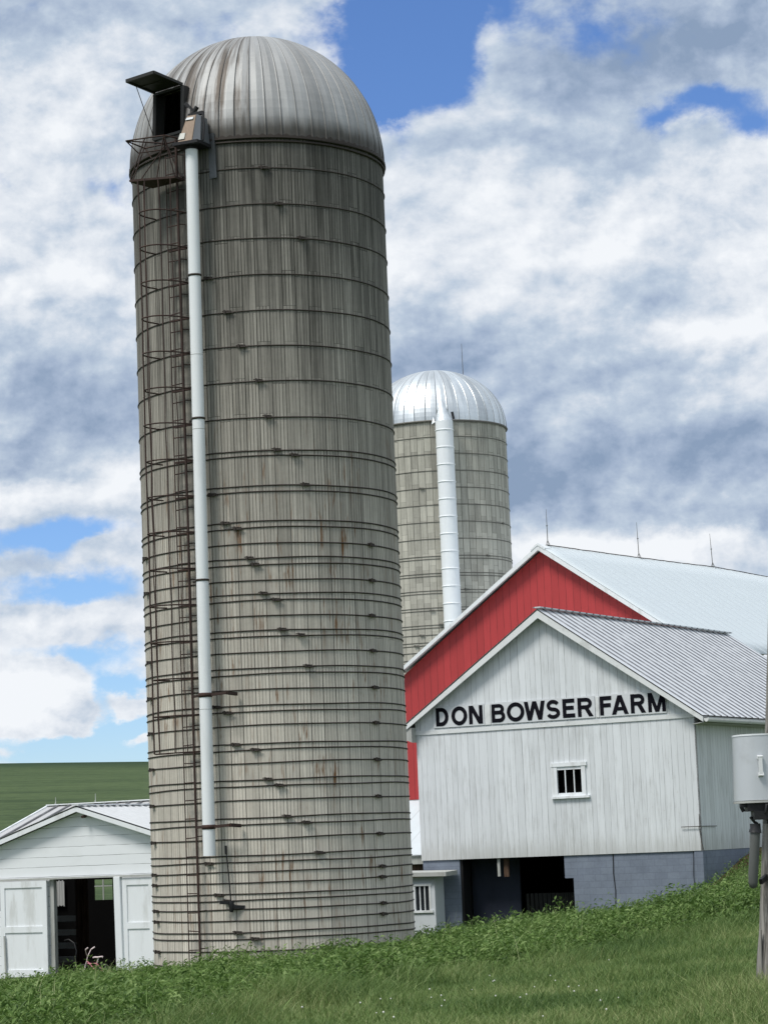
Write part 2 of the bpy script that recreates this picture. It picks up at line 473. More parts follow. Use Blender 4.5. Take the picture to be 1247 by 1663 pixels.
def block_mat(name, col):
    mt, N = new_mat(name)
    uv = N.n('ShaderNodeUVMap', uv_map='UVMap').outputs[0]
    br = N.n('ShaderNodeTexBrick', {'Vector': uv, 'Color1': (*col, 1), 'Color2': (col[0] * .9, col[1] * .9, col[2] * .92, 1), 'Mortar': (col[0] * .80, col[1] * .80, col[2] * .82, 1), 'Scale': 1.0, 'Mortar Size': .008, 'Brick Width': .4, 'Row Height': .2})
    g = N.noise(uv, 1.2, 6, .65); g2 = N.noise(uv, 12, 5, .6)
    k = N.m('MULTIPLY_ADD', N.m('SUBTRACT', g, .5), .7, N.m('MULTIPLY_ADD', N.m('SUBTRACT', g2, .5), .25, 1.0))
    c = N.v('SCALE', br.outputs[0]); N.nt.links.new(k, c.node.inputs['Scale'])
    finish(N, c, .9, 0, N.m('ADD', br.outputs[1], g2), .3, .01, .2)
    return mt

def wood_mat(name, col, dark, axis='z', sc=1.0):
    mt, N = new_mat(name)
    oc = N.n('ShaderNodeTexCoord').outputs['Object']
    st = {'z': (14, 14, .7), 'x': (.7, 14, 14)}[axis]
    v = N.v('MULTIPLY', oc, st)
    a = N.noise(v, 1.5 * sc, 7, .65, .6); b = N.noise(v, 6 * sc, 5, .6)
    big = N.noise(oc, 1.5, 4, .5)
    c = N.mix(N.mr(a, .36, .62), dark, col)
    c = N.mix(N.m('MULTIPLY', N.mr(b, .5, .7), .4), c, dark)
    k = N.m('MULTIPLY_ADD', N.m('SUBTRACT', big, .5), .6, 1.0)
    c = N.v('SCALE', c); N.nt.links.new(k, c.node.inputs['Scale'])
    finish(N, c, .85, 0, a, .7, .02, .2)
    return mt

def leaf_mat(name, c0, c1, c2, transl=.3, rough=.55):
    mt, N = new_mat(name)
    at = N.n('ShaderNodeAttribute', attribute_name='tint').outputs['Fac']
    r = N.n('ShaderNodeValToRGB', {0: at}); e = r.color_ramp.elements
    e[0].color = (*c0, 1); e[1].color = (*c2, 1); ee = e.new(.5); ee.color = (*c1, 1)
    b = N.n('ShaderNodeBsdfPrincipled', {'Base Color': r.outputs[0], 'Roughness': rough})
    b.inputs['Specular IOR Level'].default_value = .35
    t = N.n('ShaderNodeBsdfTranslucent', {'Color': r.outputs[0]})
    mx = N.n('ShaderNodeMixShader', {0: transl, 1: b.outputs[0], 2: t.outputs[0]})
    N.n('ShaderNodeOutputMaterial', {'Surface': mx.outputs[0]})
    return mt

M = {}
M['stave'] = stave_mat('concrete_staves', 62, .667, 2.44, 2.0, 12.7, (.56, .525, .455), (.120, .117, .104), 1.0, .88, .478)
M['stave2'] = stave_mat('concrete_staves_pale', 64, .715, 3.13, 8, 20, (.43, .415, .36), (.36, .35, .30), .0, .12, 17.43, .95, True)
M['dome'] = dome_mat('weathered_galvanised', (.36, .365, .36), 52, .58, .35, .95, 2.44, 13.1)
M['dome2'] = dome_mat('bright_galvanised', (.66, .70, .72), 40, .42, .8, .0, 3.13, 18)
M['hoop'] = simple('dark_steel_rod', (.045, .036, .03), .7, .3, .3, 9)
M['hoop2'] = simple('grey_steel_rod', (.13, .125, .11), .6, .4, .3, 9)
M['rust'] = simple('rusty_steel', (.048, .028, .023), .8, .2, .5, 8, dirt=(.075, .034, .022), dirt_amt=.5)
M['pvc'] = simple('white_pipe', (.80, .83, .84), .4, 0, .04, 2, (3, 3, .5), dirt=(.55, .57, .55), dirt_amt=.25, bump=.03)
M['pipewhite'] = simple('white_chute_metal', (.80, .83, .85), .35, 0, .05, 2, (3, 3, .5), dirt=(.6, .62, .62), dirt_amt=.2, bump=.05)
M['black'] = simple('black_metal', (.012, .012, .013), .5, .2, .3, 8)
M['blackrub'] = simple('black_rubber', (.015, .015, .016), .45, 0, .3, 8)
M['darkvoid'] = simple('interior_shade_black', (.005, .005, .005), .95, 0, .3, 3, spec=.02)  # near-black colour stands in for the shade inside the buildings
M['hoodbrown'] = simple('stained_hood_metal', (.20, .15, .11), .5, .4, .5, 4, (1, 1, .5), dirt=(.05, .035, .028), dirt_amt=.8)
M['hoodside'] = simple('grey_hood_metal', (.16, .17, .18), .45, .5, .4, 4)
M['tagwhite'] = simple('pale_label', (.6, .6, .55), .5, 0, .15, 30)
M['hatchmetal'] = simple('hatch_sheet', (.035, .035, .033), .6, .4, .4, 5, dirt=(.05, .045, .03), dirt_amt=.5)
M['wboards'] = boards('whitewashed_boards', .21, (.685, .715, .735), (.20, .21, .21), (.36, .37, .36), .62, .06, seamw=.038, irregular=.8)
M['wboards2'] = boards('whitewashed_side_boards', .21, (.66, .69, .69), (.20, .20, .19), (.33, .34, .32), .65, .07, seamw=.042, irregular=.8)
M['red'] = boards('red_ribbed_siding', .30, (.43, .045, .048), (.12, .016, .018), (.30, .034, .036), .4, .08, seamw=.055, seam_amt=.75, irregular=.05, rough=.5, spec=.4)
M['lap'] = boards('white_lap_boards', .272, (.78, .81, .83), (.20, .21, .21), (.60, .62, .62), .3, .035, True, .045, irregular=.0, seam_amt=.75, streaks=False)
M['paint'] = simple('white_trim_paint', (.70, .72, .72), .6, 0, .1, 3, dirt=(.45, .46, .44), dirt_amt=.5)
M['paintw'] = simple('bright_white_paint', (.77, .80, .82), .6, 0, .08, 2.5, (2, 2, .4), dirt=(.50, .51, .49), dirt_amt=.55)
M['greytrim'] = simple('grey_weathered_trim', (.42, .43, .41), .8, 0, .2, 4, (1, 1, .3), dirt=(.25, .25, .23), dirt_amt=.5)
M['roofcorr'] = corr_mat('corrugated_zinc', (.68, .70, .72), .5, .25, grime_or_shade=(.50, .24, (.11, .115, .13)))  # rib stripes: dark ground reflected in the rib sides, painted into the zinc
M['roofwhite'] = corr_mat('white_painted_roof', (.60, .66, .685), .5, .1, var=.10, grime_or_shade=(.9, .035, (.46, .50, .52)))
M['roofshed'] = corr_mat('old_corrugated_roof', (.50, .50, .50), .55, .2, (.30, .28, .27), .4, grime_or_shade=(.45, .42, (.12, .12, .125)))  # shaded rib stripes painted into the sheet colour here too
M['roofplain'] = corr_mat('pale_sheet_roof', (.62, .63, .63), .5, .15, (.45, .43, .41), .3)
M['block'] = block_mat('blue_grey_block', (.19, .222, .275))
M['blockdk'] = simple('dark_blue_door_paint', (.032, .038, .058), .8, 0, .3, 1.5, (1, 1, .3), dirt=(.02, .024, .036), dirt_amt=.6, spec=.15)
M['milk'] = simple('pale_stucco', (.58, .62, .65), .85, 0, .10, 2, dirt=(.4, .42, .42), dirt_amt=.4)
M['glass'] = simple('dark_window_glass', (.02, .024, .028), .12, 0, .4, 2, bump=.02)
M['letter'] = simple('black_sign_letter', (.006, .006, .010), .8, 0, .2, 5, spec=.1)
M['signgrey'] = simple('sign_panel_paint', (.615, .64, .66), .65, 0, .06, 3, dirt=(.55, .57, .59), dirt_amt=.4)
M['pole'] = wood_mat('weathered_pole_wood', (.34, .325, .295), (.09, .085, .077))
M['beam'] = wood_mat('brown_old_wood', (.10, .062, .042), (.035, .022, .016))
M['meter'] = simple('grey_enclosure_paint', (.62, .645, .67), .38, .35, .06, 2.5, dirt=(.42, .43, .43), dirt_amt=.4, bump=.04)
M['conduit'] = simple('grey_conduit', (.10, .105, .10), .45, 0, .25, 5, (1, 1, .3))
M['earth'] = simple('bare_earth', (.16, .085, .045), .95, 0, .4, 5)
M['curtain'] = simple('faded_curtain', (.45, .46, .44), .9, 0, .3, 6, (4, 4, .4))
M['pink'] = simple('pink_bicycle_paint', (.62, .22, .28), .4, 0, .1, 6)
M['pinkw'] = simple('pale_pink_plastic', (.75, .62, .62), .5, 0, .1, 6)
M['weed'] = leaf_mat('weed_leaves', (.046, .098, .020), (.130, .225, .050), (.29, .40, .14), .35)
M['blade'] = leaf_mat('grass_blades', (.10, .185, .045), (.22, .33, .095), (.44, .48, .24), .3)
M['lawn'] = leaf_mat('lawn_blades', (.066, .130, .032), (.160, .245, .066), (.36, .38, .17), .3)
M['flower'] = simple('clover_flower', (.75, .74, .68), .7, 0, .1, 20)

# ------------------------------------------------------------------ terrain
def ss(a, b, x):
    t = np.clip((x - a) / (b - a), 0, 1); return t * t * (3 - 2 * t)

def gz(x, y):
    x = np.asarray(x, float); y = np.asarray(y, float)
    xc = np.clip(x, -14, 14)
    z = -1.65 + .02 * xc
    t = ss(24, 42, y)
    z = z * (1 - t) + (-2.03 + .087 * xc) * t
    t2 = ss(47, 68, y)
    far = -3.35 + 2.35 * ss(5.5, 11.5, xc)
    z = z * (1 - t2) + far * t2
    z = z + .05 * np.sin(x * 1.3 + y * .7) * np.sin(y * .9 - x * .4) * ss(20, 30, y) * (1 - ss(60, 80, y))
    return z

def terrain(name, xs, ys, zf, mat, kind='structure', **kw):
    X, Y = np.meshgrid(xs, ys)
    Z = zf(X, Y)
    b = MB()
    rows = [[(float(X[i, j]), float(Y[i, j]), float(Z[i, j])) for j in range(len(xs))] for i in range(len(ys))]
    b.grid(rows)
    return b.build(name, mat, None, kind=kind, **kw)

mt, N = new_mat('ground_turf')
oc = N.n('ShaderNodeTexCoord').outputs['Object']
a = N.noise(oc, 1.3, 8, .65); b_ = N.noise(oc, 14, 6, .7)
c = N.mix(N.mr(a, .35, .65), (.050, .080, .024), (.085, .115, .042))
c = N.mix(N.m('MULTIPLY', N.mr(b_, .5, .7), .5), c, (.085, .075, .045))
finish(N, c, .95, 0, b_, .8, .05, .1)
M['turf'] = mt
xs = np.unique(np.concatenate([np.linspace(-3000, -60, 14), np.linspace(-60, -14, 14), np.arange(-14, 20, .5), np.linspace(20, 70, 14), np.linspace(70, 3000, 14)]))
ys = np.unique(np.concatenate([np.linspace(-300, -10, 8), np.arange(-10, 18, 2), np.arange(18, 84, .5), np.linspace(84, 140, 12), np.linspace(140, 3500, 16)]))
terrain('ground', xs, ys, gz, M['turf'])

mt, N = new_mat('field_green')
oc = N.n('ShaderNodeTexCoord').outputs['Object']
a = N.noise(N.v('MULTIPLY', oc, (.012, .035, 0)), 1.2, 5, .6, .8)
b_ = N.noise(N.v('MULTIPLY', oc, (.05, .30, 0)), 1.0, 7, .7, .5)
d_ = N.noise(oc, .6, 9, .75)
k = N.m('ADD', N.m('MULTIPLY', a, .30), N.m('ADD', N.m('MULTIPLY', b_, .30), N.m('MULTIPLY', d_, .40)))
c = N.mix(N.mr(k, .38, .62), (.042, .068, .030), (.090, .128, .054))
c = N.mix(N.mr(N.sep(oc)[1], 405, 440), c, (.030, .055, .026))
finish(N, c, .95, 0, d_, .6, .4, .1)
def hz(x, y):
    t = np.clip((y - 120) / 330, 0, 1)
    cr = 15.0 - .027 * np.clip(x, -300, 300)
    up = -4.2 + (cr + 4.2) * (t ** .9)
    dn = np.clip((y - 450) / 500, 0, 1)
    return up - 22 * dn * dn - .25 * np.sin(x * .021) * t
terrain('hill', np.arange(-500, 601, 20.), np.concatenate([np.arange(120, 440, 10.), np.arange(440, 470, 3.), np.arange(470, 1000, 30.)]), hz, mt)

# ------------------------------------------------------------------ tall silo
SCX, SCY, SR = -2.187, 47.27, 2.44
silo = empty('stave_silo', (SCX, SCY, -2.3), 0, 'tall grey stave silo with stained dome, open hatch, rusty caged ladder and long white pipe', 'silo')
def cyl_wall(R, z0, z1, n=124, dz=2.0):
    b = MB(); rows = []; uvs = []
    nz = max(2, int((z1 - z0) / dz))
    for i in range(nz + 1):
        z = z0 + (z1 - z0) * i / nz
        rows.append([(R * math.sin(2 * PI * k / n), -R * math.cos(2 * PI * k / n), z) for k in range(n)])
        uvs.append([(2 * PI * k / n * R, z) for k in range(n + 1)])
    b.grid(rows, uvs, closed=True)
    return b
cyl_wall(SR, -3.0, 13.12).build('wall', M['stave'], silo)
def P(ang, rho, z):
    a = R_(ang); return Vector((rho * math.sin(a), -rho * math.cos(a), z))
xc_hw = lambda y: (417 + (y - 271) * .0345, 204.5 + (y - 271) * .0118)
def lug_ang(x, y):
    xc, hw = xc_hw(y); return math.degrees(math.asin(max(-.97, min(.97, (x - xc) / hw))))
HOOPS = [(12.484, [(437, 273)]), (11.798, [(460, 333)]), (11.156, [(495, 387)]), (10.467, [(351, 450)]), (9.796, [(381, 505)]), (9.139, [(403, 561)]), (8.484, [(430, 619)]), (7.809, [(444, 677)]),
         (7.194, [(458, 730)]), (7.092, [(485, 738)]), (6.547, [(502, 787)]), (6.433, [(357, 800)]), (5.891, [(378, 849)]), (5.778, [(397, 859)]), (5.485, [(604, 887), (240, 905)]),
         (5.226, [(416, 907)]), (5.106, [(425, 917)]), (4.821, [(606, 943), (242, 961)]), (4.574, [(438, 963)]), (4.451, [(457, 974)]), (4.167, [(606, 1001), (245, 1020)]),
         (3.908, [(467, 1023)]), (3.799, [(496, 1033)]), (3.519, [(608, 1058), (247, 1075)]), (3.233, [(507, 1081)]), (3.119, [(348, 1093)]), (2.846, [(611, 1116), (247, 1135)]),
         (2.562, [(363, 1148)]), (2.448, [(381, 1157)]), (2.199, [(613, 1172), (248, 1195)]), (1.872, [(394, 1205)]), (1.763, [(425, 1215)]), (1.53, [(615, 1232), (250, 1253)]),
         (1.229, [(445, 1265)]), (1.114, [(463, 1275)]), (.862, [(617, 1293), (250, 1312)]), (.556, [(475, 1325)]), (.436, [(505, 1335)]), (.185, [(620, 1352), (252, 1371)]),
         (-.109, [(525, 1384)]), (-.229, [(350, 1403)]), (-.403, [(624, 1404), (253, 1422)]), (-.593, [(624, 1421), (254, 1438)]), (-.793, [(366, 1454)]), (-.902, [(380, 1465)]),
         (-1.064, [(626, 1465), (256, 1482)]), (-1.259, [(626, 1483), (257, 1499)]), (-1.464, [(397, 1514)]), (-1.582, [(425, 1525)]), (-1.80, [(258, 1544), (628, 1520)]), (-2.05, [])]
def lug_mb(a, z, R=SR, s=1.0):
    q = MB(); c_ = P(a, R + .045 * s, z)
    t = Vector((math.cos(R_(a)), math.sin(R_(a)), 0)); o_ = Vector((math.sin(R_(a)), -math.cos(R_(a)), 0))
    q.beam(c_ - t * .085 * s, c_ + t * .085 * s, .06 * s, .065 * s)
    q.tube([c_ - t * .15 * s + Vector((0, 0, .02)), c_ + t * .02 * s + Vector((0, 0, .02)) + o_ * .02], .014 * s, 6)
    q.tube([c_ + t * .15 * s - Vector((0, 0, .02)), c_ - t * .02 * s - Vector((0, 0, .02)) + o_ * .02], .014 * s, 6)
    q.beam(c_ + o_ * .03 - t * .1 * s, c_ + o_ * .03 - t * .06 * s, .03 * s, .1 * s)
    return q
for z, lugs in HOOPS:
    b = MB(); b.ring(0, 0, z, SR + .006, .0125, 110, wob=.006)
    h = b.build('hoop', M['hoop'], silo)
    for (x, y) in lugs:
        lug_mb(lug_ang(x, y), z, SR, .72).build('hoop_lug', M['hoop'], h)

# dome: standing seam panels, hatch hole left open
DZ0, DH = 13.10, 2.60
def dome_r(t):      # t = 0 rim .. 1 apex : radius fraction
    return math.sqrt(max(0.0, 1 - t ** 2.05))
def dome(R, z0, h, npan, hole=None, seam=.022, sub=(0, .05, .10, .5, .90, .95)):
    b = MB()
    ts = [1 - math.cos(PI / 2 * i / 20) for i in range(21)][::-1]
    ts = [math.sin(PI / 2 * i / 22) for i in range(23)]
    if hole: ts = sorted(ts + [hole[2], hole[3]])
    ang = []
    for k in range(npan):
        for s_ in sub: ang.append((k + s_))
    n = len(ang)
    rows, uvs = [], []
    for t in ts:
        rr = R * dome_r(t)
        row = []
        for a in ang + [npan]:
            fr = a % 1
            off = seam * (1 - t ** 3) if fr in (0,) or a == npan else (seam * .25 if fr in (.05, .95) else (.012 if fr == .5 else 0))
            if rr < .05: off = 0
            th = 2 * PI * a / npan
            row.append(((rr + off) * math.sin(th), -(rr + off) * math.cos(th), z0 + t * h))
        rows.append(row); uvs.append([(a, t) for a in ang + [npan]])
    base = len(b.v); nc = n + 1
    for r in rows: b.v += r
    al = ang + [npan]
    for i in range(len(ts) - 1):
        for j in range(n):
            if hole:
                am = (al[j] + al[j + 1]) / 2
                if hole[0] < am < hole[1] and ts[i] >= hole[2] - 1e-6 and ts[i + 1] <= hole[3] + 1e-6: continue
            b.f.append((base + i * nc + j, base + i * nc + j + 1, base + (i + 1) * nc + j + 1, base + (i + 1) * nc + j))
            b.uv.append([uvs[i][j], uvs[i][j + 1], uvs[i + 1][j + 1], uvs[i + 1][j]]); b.smooth.append(False)
    # cap disc
    b.ring(0, 0, z0 + h * .995, .16, .03, 24)
    return b
# hatch spans bearings about -48 .. -31 degrees
HA0, HA1 = 45.0, 47.5                     # panel numbers of 52
HT0, HT1 = .09, .43
dm = dome(SR + .02, DZ0, DH, 52, (HA0, HA1, HT0, HT1)).build('dome', M['dome'], silo)
b = MB(); b.ring(0, 0, 13.06, SR + .03, .03, 120, wob=.008, tz=.02); b.ring(0, 0, 12.99, SR + .02, .022, 120, wob=.008)
b.build('rim_band', M['hoop'], silo)
b = MB(); rs = random.Random(3); rows = []
for k in range(209):
    a = (k % 208) * 360 / 208; hh_ = rs.uniform(.03, .07) if k % 2 and k != 208 else .012
    rows.append([P(a, SR + .055, 13.08 + hh_), P(a, SR + .03, 13.08 + hh_), P(a, SR + .03, 13.06), P(a, SR + .055, 13.06)])
b.grid(rows, closed=True, smooth=False)
b.build('rim_clip_strip', M['hoop'], silo)
# hatch frame, door, prop rod
aL, aR = HA0 / 52 * 360 - 360, HA1 / 52 * 360 - 360
zB, zT = DZ0 + HT0 * DH, DZ0 + HT1 * DH
rB = (SR + .02) * dome_r(HT0); rT = (SR + .02) * dome_r(HT1)
BL, BR, TL, TR = P(aL, rB + .03, zB), P(aR, rB + .03, zB), P(aL, rB - .02, zT), P(aR, rB - .02, zT)
TLi, TRi = P(aL, rT - .06, zT + .02), P(aR, rT - .06, zT + .02)
BLi, BRi = P(aL, rB - .2, zB), P(aR, rB - .2, zB)
b = MB()
# cheeks closing the gap between the curved dome and the upright hatch frame
b.slab([BL, TL, TLi, BLi], (math.cos(R_(aL)), math.sin(R_(aL)), 0), -.03)
b.slab([BR, TR, TRi, BRi], (math.cos(R_(aR)), math.sin(R_(aR)), 0), .03)
b.slab([TL, TR, TRi, TLi], (0, 0, 1), .03)
b.beam(BL, TL, .06, .05); b.beam(BR, TR, .06, .05); b.beam(BL, BR, .06, .05); b.beam(TL, TR, .05, .05)
hf = b.build('hatch_frame', M['hatchmetal'], silo)
am = (aL + aR) / 2
outd = Vector((math.sin(R_(am)), -math.cos(R_(am)), .10)).normalized()
b = MB(); D0, D1 = TL + Vector((0, 0, .04)), TR + Vector((0, 0, .04))
E0, E1 = D0 + outd * .74, D1 + outd * .74
b.slab([D0, D1, E1, E0], (0, 0, 1), .035)
b.beam(E0, E1, .05, .06); b.beam(D0, E0, .04, .05); b.beam(D1, E1, .04, .05); b.beam((D0 + E0) / 2, (D1 + E1) / 2, .03, .03)
hd_ = b.build('hatch_door', M['hatchmetal'], silo)
b = MB(); b.tube([D0 + outd * .5, BL + Vector((0, 0, .05))], .008, 6); b.build('prop_rod', M['hoop'], hd_)

# pipe and hood
pt, pb = Vector((-3.279 - SCX, 44.758 - SCY, 12.86)), Vector((-3.357 - SCX, 44.793 - SCY, -.09))
def pp(z): return pt + (pb - pt) * ((pt.z - z) / (pt.z - pb.z))
b = MB(); b.tube([pp(12.86), pp(10), pp(7), pp(4), pp(-.09)], .113, 28)
pipe = b.build('filler_pipe', M['pvc'], silo)
rad = Vector((math.sin(R_(-23.6)), -math.cos(R_(-23.6)), 0)); tan = Vector((math.cos(R_(-23.6)), math.sin(R_(-23.6)), 0))
for z, mt_ in ((10.487, 'hoop'), (7.818, 'hoop'), (4.853, 'hoop')):
    b = MB(); q = pp(z); b.ring(q.x, q.y, z, .116, .013, 24, tz=.022); b.beam(q - tan * .1, q - tan * .3 - rad * .22, .03, .03)
    b.build('clamp', M[mt_], pipe)
for z in (7.62, 2.52, 12.0 - 3.0):
    b = MB(); q = pp(z); b.ring(q.x, q.y, z, .113, .003, 24, tz=.006); b.build('coupling', M['greytrim'], pipe)
for z in (2.775, .421):
    b = MB(); q = pp(z); b.ring(q.x, q.y, z, .116, .014, 24, tz=.045)
    b.beam(q + tan * .1, q + tan * .42 - rad * .02 + Vector((0, 0, .02)), .05, .05)
    b.beam(q + tan * .42 - rad * .02 + Vector((0, 0, .02)), q + tan * .50 - rad * .26, .05, .06)
    b.beam(q - tan * .1, q - tan * .35 - rad * .2, .04, .04)
    b.build('clamp', M['rust'], pipe)
# spout hood over the pipe
q = pp(12.95); hood_t = q - rad * .14
def hp(t_, r_, z_): return q + tan * t_ + rad * r_ + Vector((0, 0, z_ - 12.95))
b = MB()
b.hexa([hp(-.18, .20, 12.98), hp(.12, .20, 12.98), hp(.12, -.22, 12.98), hp(-.18, -.22, 12.98), hp(-.04, .06, 13.50), hp(.15, .06, 13.50), hp(.15, -.24, 13.50), hp(-.04, -.24, 13.50)])
hood = b.build('spout_hood', M['hoodbrown'], silo, bevel=.01)
b = MB(); b.hexa([hp(.125, .19, 12.99), hp(.24, .10, 12.99), hp(.26, -.24, 12.99), hp(.13, -.24, 12.99), hp(.155, .05, 13.51), hp(.22, .0, 13.48), hp(.22, -.24, 13.48), hp(.155, -.24, 13.51)])
b.build('hood_side', M['hoodside'], hood)
b = MB(); b.box(0, 0, 0, 0, 0, 0) if False else None
b.hexa([hp(-.27, .24, 12.92), hp(.25, .24, 12.92), hp(.27, -.26, 12.92), hp(-.25, -.26, 12.92), hp(-.27, .24, 12.975), hp(.25, .24, 12.975), hp(.27, -.26, 12.975), hp(-.25, -.26, 12.975)])
b.tube([hp(0, 0, 12.93), hp(0, 0, 12.80)], .105, 20)
b.build('hood_flange', M['black'], hood)
b = MB(); b.hexa([hp(-.165, .205, 13.03), hp(-.04, .205, 13.03), hp(-.04, .19, 13.03), hp(-.165, .19, 13.03), hp(-.135, .175, 13.15), hp(-.03, .175, 13.15), hp(-.03, .15, 13.15), hp(-.135, .15, 13.15)])
b.build('label_or_glint', M['tagwhite'], hood)
b = MB(); b.hexa([hp(-.055, .105, 13.41), hp(.10, .105, 13.41), hp(.10, .09, 13.41), hp(-.055, .09, 13.41), hp(-.03, .095, 13.455), hp(.11, .095, 13.455), hp(.11, .08, 13.455), hp(-.03, .08, 13.455)])  # bright strip painting the highlight near the hood top, not a label
b.build('label_or_glint', M['paintw'], hood)
b = MB()
b.beam(hp(-.06, -.05, 13.53), hp(.24, -.05, 13.55), .08, .06)
b.beam(hp(.10, -.05, 13.55), hp(-.09, -.02, 13.76), .05, .05); b.tube([hp(.03, -.05, 13.56), hp(.12, -.05, 13.68)], .045, 10)
b.beam(hp(-.11, -.02, 13.78), hp(-.05, -.02, 13.70), .03, .07)
b.tube([hp(.24, -.02, 13.55), hp(.28, 0, 13.3), hp(.26, .03, 13.0)], .02, 8)
b.build('winch', M['black'], hood)
b = MB(); b.hexa([hp(.20, -.30, 12.35), hp(.36, -.27, 12.35), hp(.36, -.30, 12.35), hp(.20, -.33, 12.35), hp(.20, -.28, 13.2), hp(.34, -.25, 13.2), hp(.34, -.29, 13.2), hp(.20, -.31, 13.2)])
b.build('backing_sheet', M['hoodside'], silo)

# ladder with cage
LA0, LA1 = -38.7, -32.9
lad = MB(); lad.tube([P(LA1, SR + .16, -2.5), P(LA1 - .2, SR + .15, 1.8), P(LA1 + .3, SR + .15, 6), P(LA1, SR + .15, 13.2)], .022, 8)
ladder = lad.build('ladder', M['rust'], silo)
b = MB(); b.tube([P(LA0, SR + .16, -2.5), P(LA0 + .2, SR + .15, 3), P(LA0 - .2, SR + .15, 8), P(LA0, SR + .15, 12.9)], .011, 6)
b.build('rail', M['rust'], ladder)
z = -1.75; k = 0
while z < 12.9:
    b = MB(); b.tube([P(LA0, SR + .15, z + random.uniform(-.01, .01)), P(LA1, SR + .15, z + random.uniform(-.01, .01))], .011, 6)
    if k % 2 == 0: b.tube([P(LA1, SR + .15, z + .02), P(LA1 + 1.5, SR + .01, z + .03)], .010, 5)
    b.build('rung', M['rust'], ladder); z += .332; k += 1
lc = (LA0 + LA1) / 2
lrad = Vector((math.sin(R_(lc)), -math.cos(R_(lc)), 0)); ltan = Vector((math.cos(R_(lc)), math.sin(R_(lc)), 0))
def cage_pts(z, w=.36, d=.72, n=14):
    base = P(lc, SR + .14, z); pts = []
    for i in range(n + 1):
        t = PI * i / n
        x_ = -math.cos(t); y_ = math.sin(t)
        x_ = math.copysign(abs(x_) ** .8, x_); y_ = abs(y_) ** .8
        pts.append(base + ltan * (x_ * w - .06) + lrad * y_ * d + Vector((0, 0, -.03 * y_)))
    return pts
cage = MB()
CZ = [11.74 - .664 * i for i in range(16)]
cage.tube(cage_pts(CZ[0]), .014, 6)
cg = cage.build('cage_hoop', M['rust'], silo)
for z in CZ[1:]:
    b = MB(); w = random.uniform(.34, .38); b.tube(cage_pts(z, w, random.uniform(.68, .74)), .014, 6)
    b.beam(P(LA0, SR + .13, z), P(LA1 + 4, SR + .13, z), .05, .03)
    b.build('cage_hoop', M['rust'], silo)
for i, r_ in ((2, .010), (5, .016), (7, .011), (10, .011), (12, .010)):
    b = MB(); pts = [cage_pts(z)[i] + Vector((random.uniform(-.012, .012), random.uniform(-.012, .012), 0)) for z in [12.35] + CZ]
    b.tube(pts, r_, 6); b.build('cage_bar', M['rust'], silo)
# landing platform under the hatch
b = MB()
c0 = P(lc - 3, SR + .03, 12.38)
A_ = c0 - ltan * .42; B_ = c0 + ltan * .36
b.slab([A_ + lrad * .02, B_ + lrad * .02, B_ + lrad * .30, A_ + lrad * .68, A_ - ltan * .02 + lrad * .5], (0, 0, 1), .04)
plat = b.build('platform', M['rust'], silo)
b = MB()
T0 = c0 + Vector((0, 0, .78)); a0 = T0 - ltan * .44 + lrad * .72; a1 = T0 + ltan * .30 + lrad * .50; a2 = T0 - ltan * .02 + lrad * .06; a3 = T0 + ltan * .40 + lrad * .05; a4 = T0 - ltan * .52 + lrad * .1
for p_, q_ in ((a0, a1), (a0, a2), (a1, a3), (a2, a3), (a0, a4), (a4, a2), (a1, a2)): b.tube([p_, q_], .014, 6)
dn = Vector((0, 0, -.22))
for p_ in (a0, a1, a4): b.tube([p_, p_ + dn + (a2 - p_) * .3], .012, 6)
b.tube([a0 + dn + (a2 - a0) * .3, a1 + dn + (a2 - a1) * .3], .012, 6)
for p_, q_ in ((a1, B_ + lrad * .28), (a0 + (a2 - a0) * .5, A_ + lrad * .6), (a2, A_ + lrad * .45), (a3, B_), (a2, B_ + lrad * .1), (a0 + (a1 - a0) * .5, A_ + lrad * .66), (a1, c0 + lrad * .4)): b.tube([p_, q_], .011, 6)
b.build('guard_rail', M['rust'], plat)
# lever hanging low on the wall
l0, l1 = P(-20.3, SR + .10, .05), P(-18.9, SR + .09, -.9)
b = MB(); b.tube([l0, (l0 + l1) / 2 + Vector((.004, 0, 0)), l1], .012, 8); b.tube([l0 + Vector((0, 0, .03)), l0 - Vector((0, 0, .12))], .024, 8)
b.tube([l1, l1 + Vector((.01, 0, -.10)), l1 + Vector((.0, 0, -.2))], [.045, .055, .03], 8); b.beam(l1 + Vector((-.2, -.02, -.02)), l1 + Vector((.05, .02, -.04)), .05, .06)
b.beam(l1 + Vector((.0, -.02, -.10)), l1 + Vector((.24, .04, -.12)), .05, .06)
b.build('drain_lever', M['black'], silo)

# ------------------------------------------------------------------ second silo
S2, R2 = (2.458, 110.0), 3.13
Z2 = 17.35 / 104 * 110 - .20
silo2 = empty('stave_silo', (S2[0], S2[1], -3.35), 0, 'shorter pale stave silo with shiny silver dome and banded white chute behind the red barn', 'silo')
cyl_wall(R2, -3.35, Z2, 128).build('wall', M['stave2'], silo2)
dome(R2 + .03, Z2, 20.90 - Z2, 40, None, .03).build('dome', M['dome2'], silo2)
b = MB(); b.ring(0, 0, Z2 - .02, R2 + .04, .05, 100); b.build('rim_band', M['hoop2'], silo2)
def hoop2(z, a):
    b = MB(); b.ring(0, 0, z, R2 + .01, .017, 90, wob=.005); h = b.build('hoop', M['hoop2'], silo2)
    if a is not None: 
        q_ = lug_mb(a, z, R2, .9); q_.build('hoop_lug', M['hoop2'], h)
zz = Z2 - .72; rs = random.Random(8); k = 0
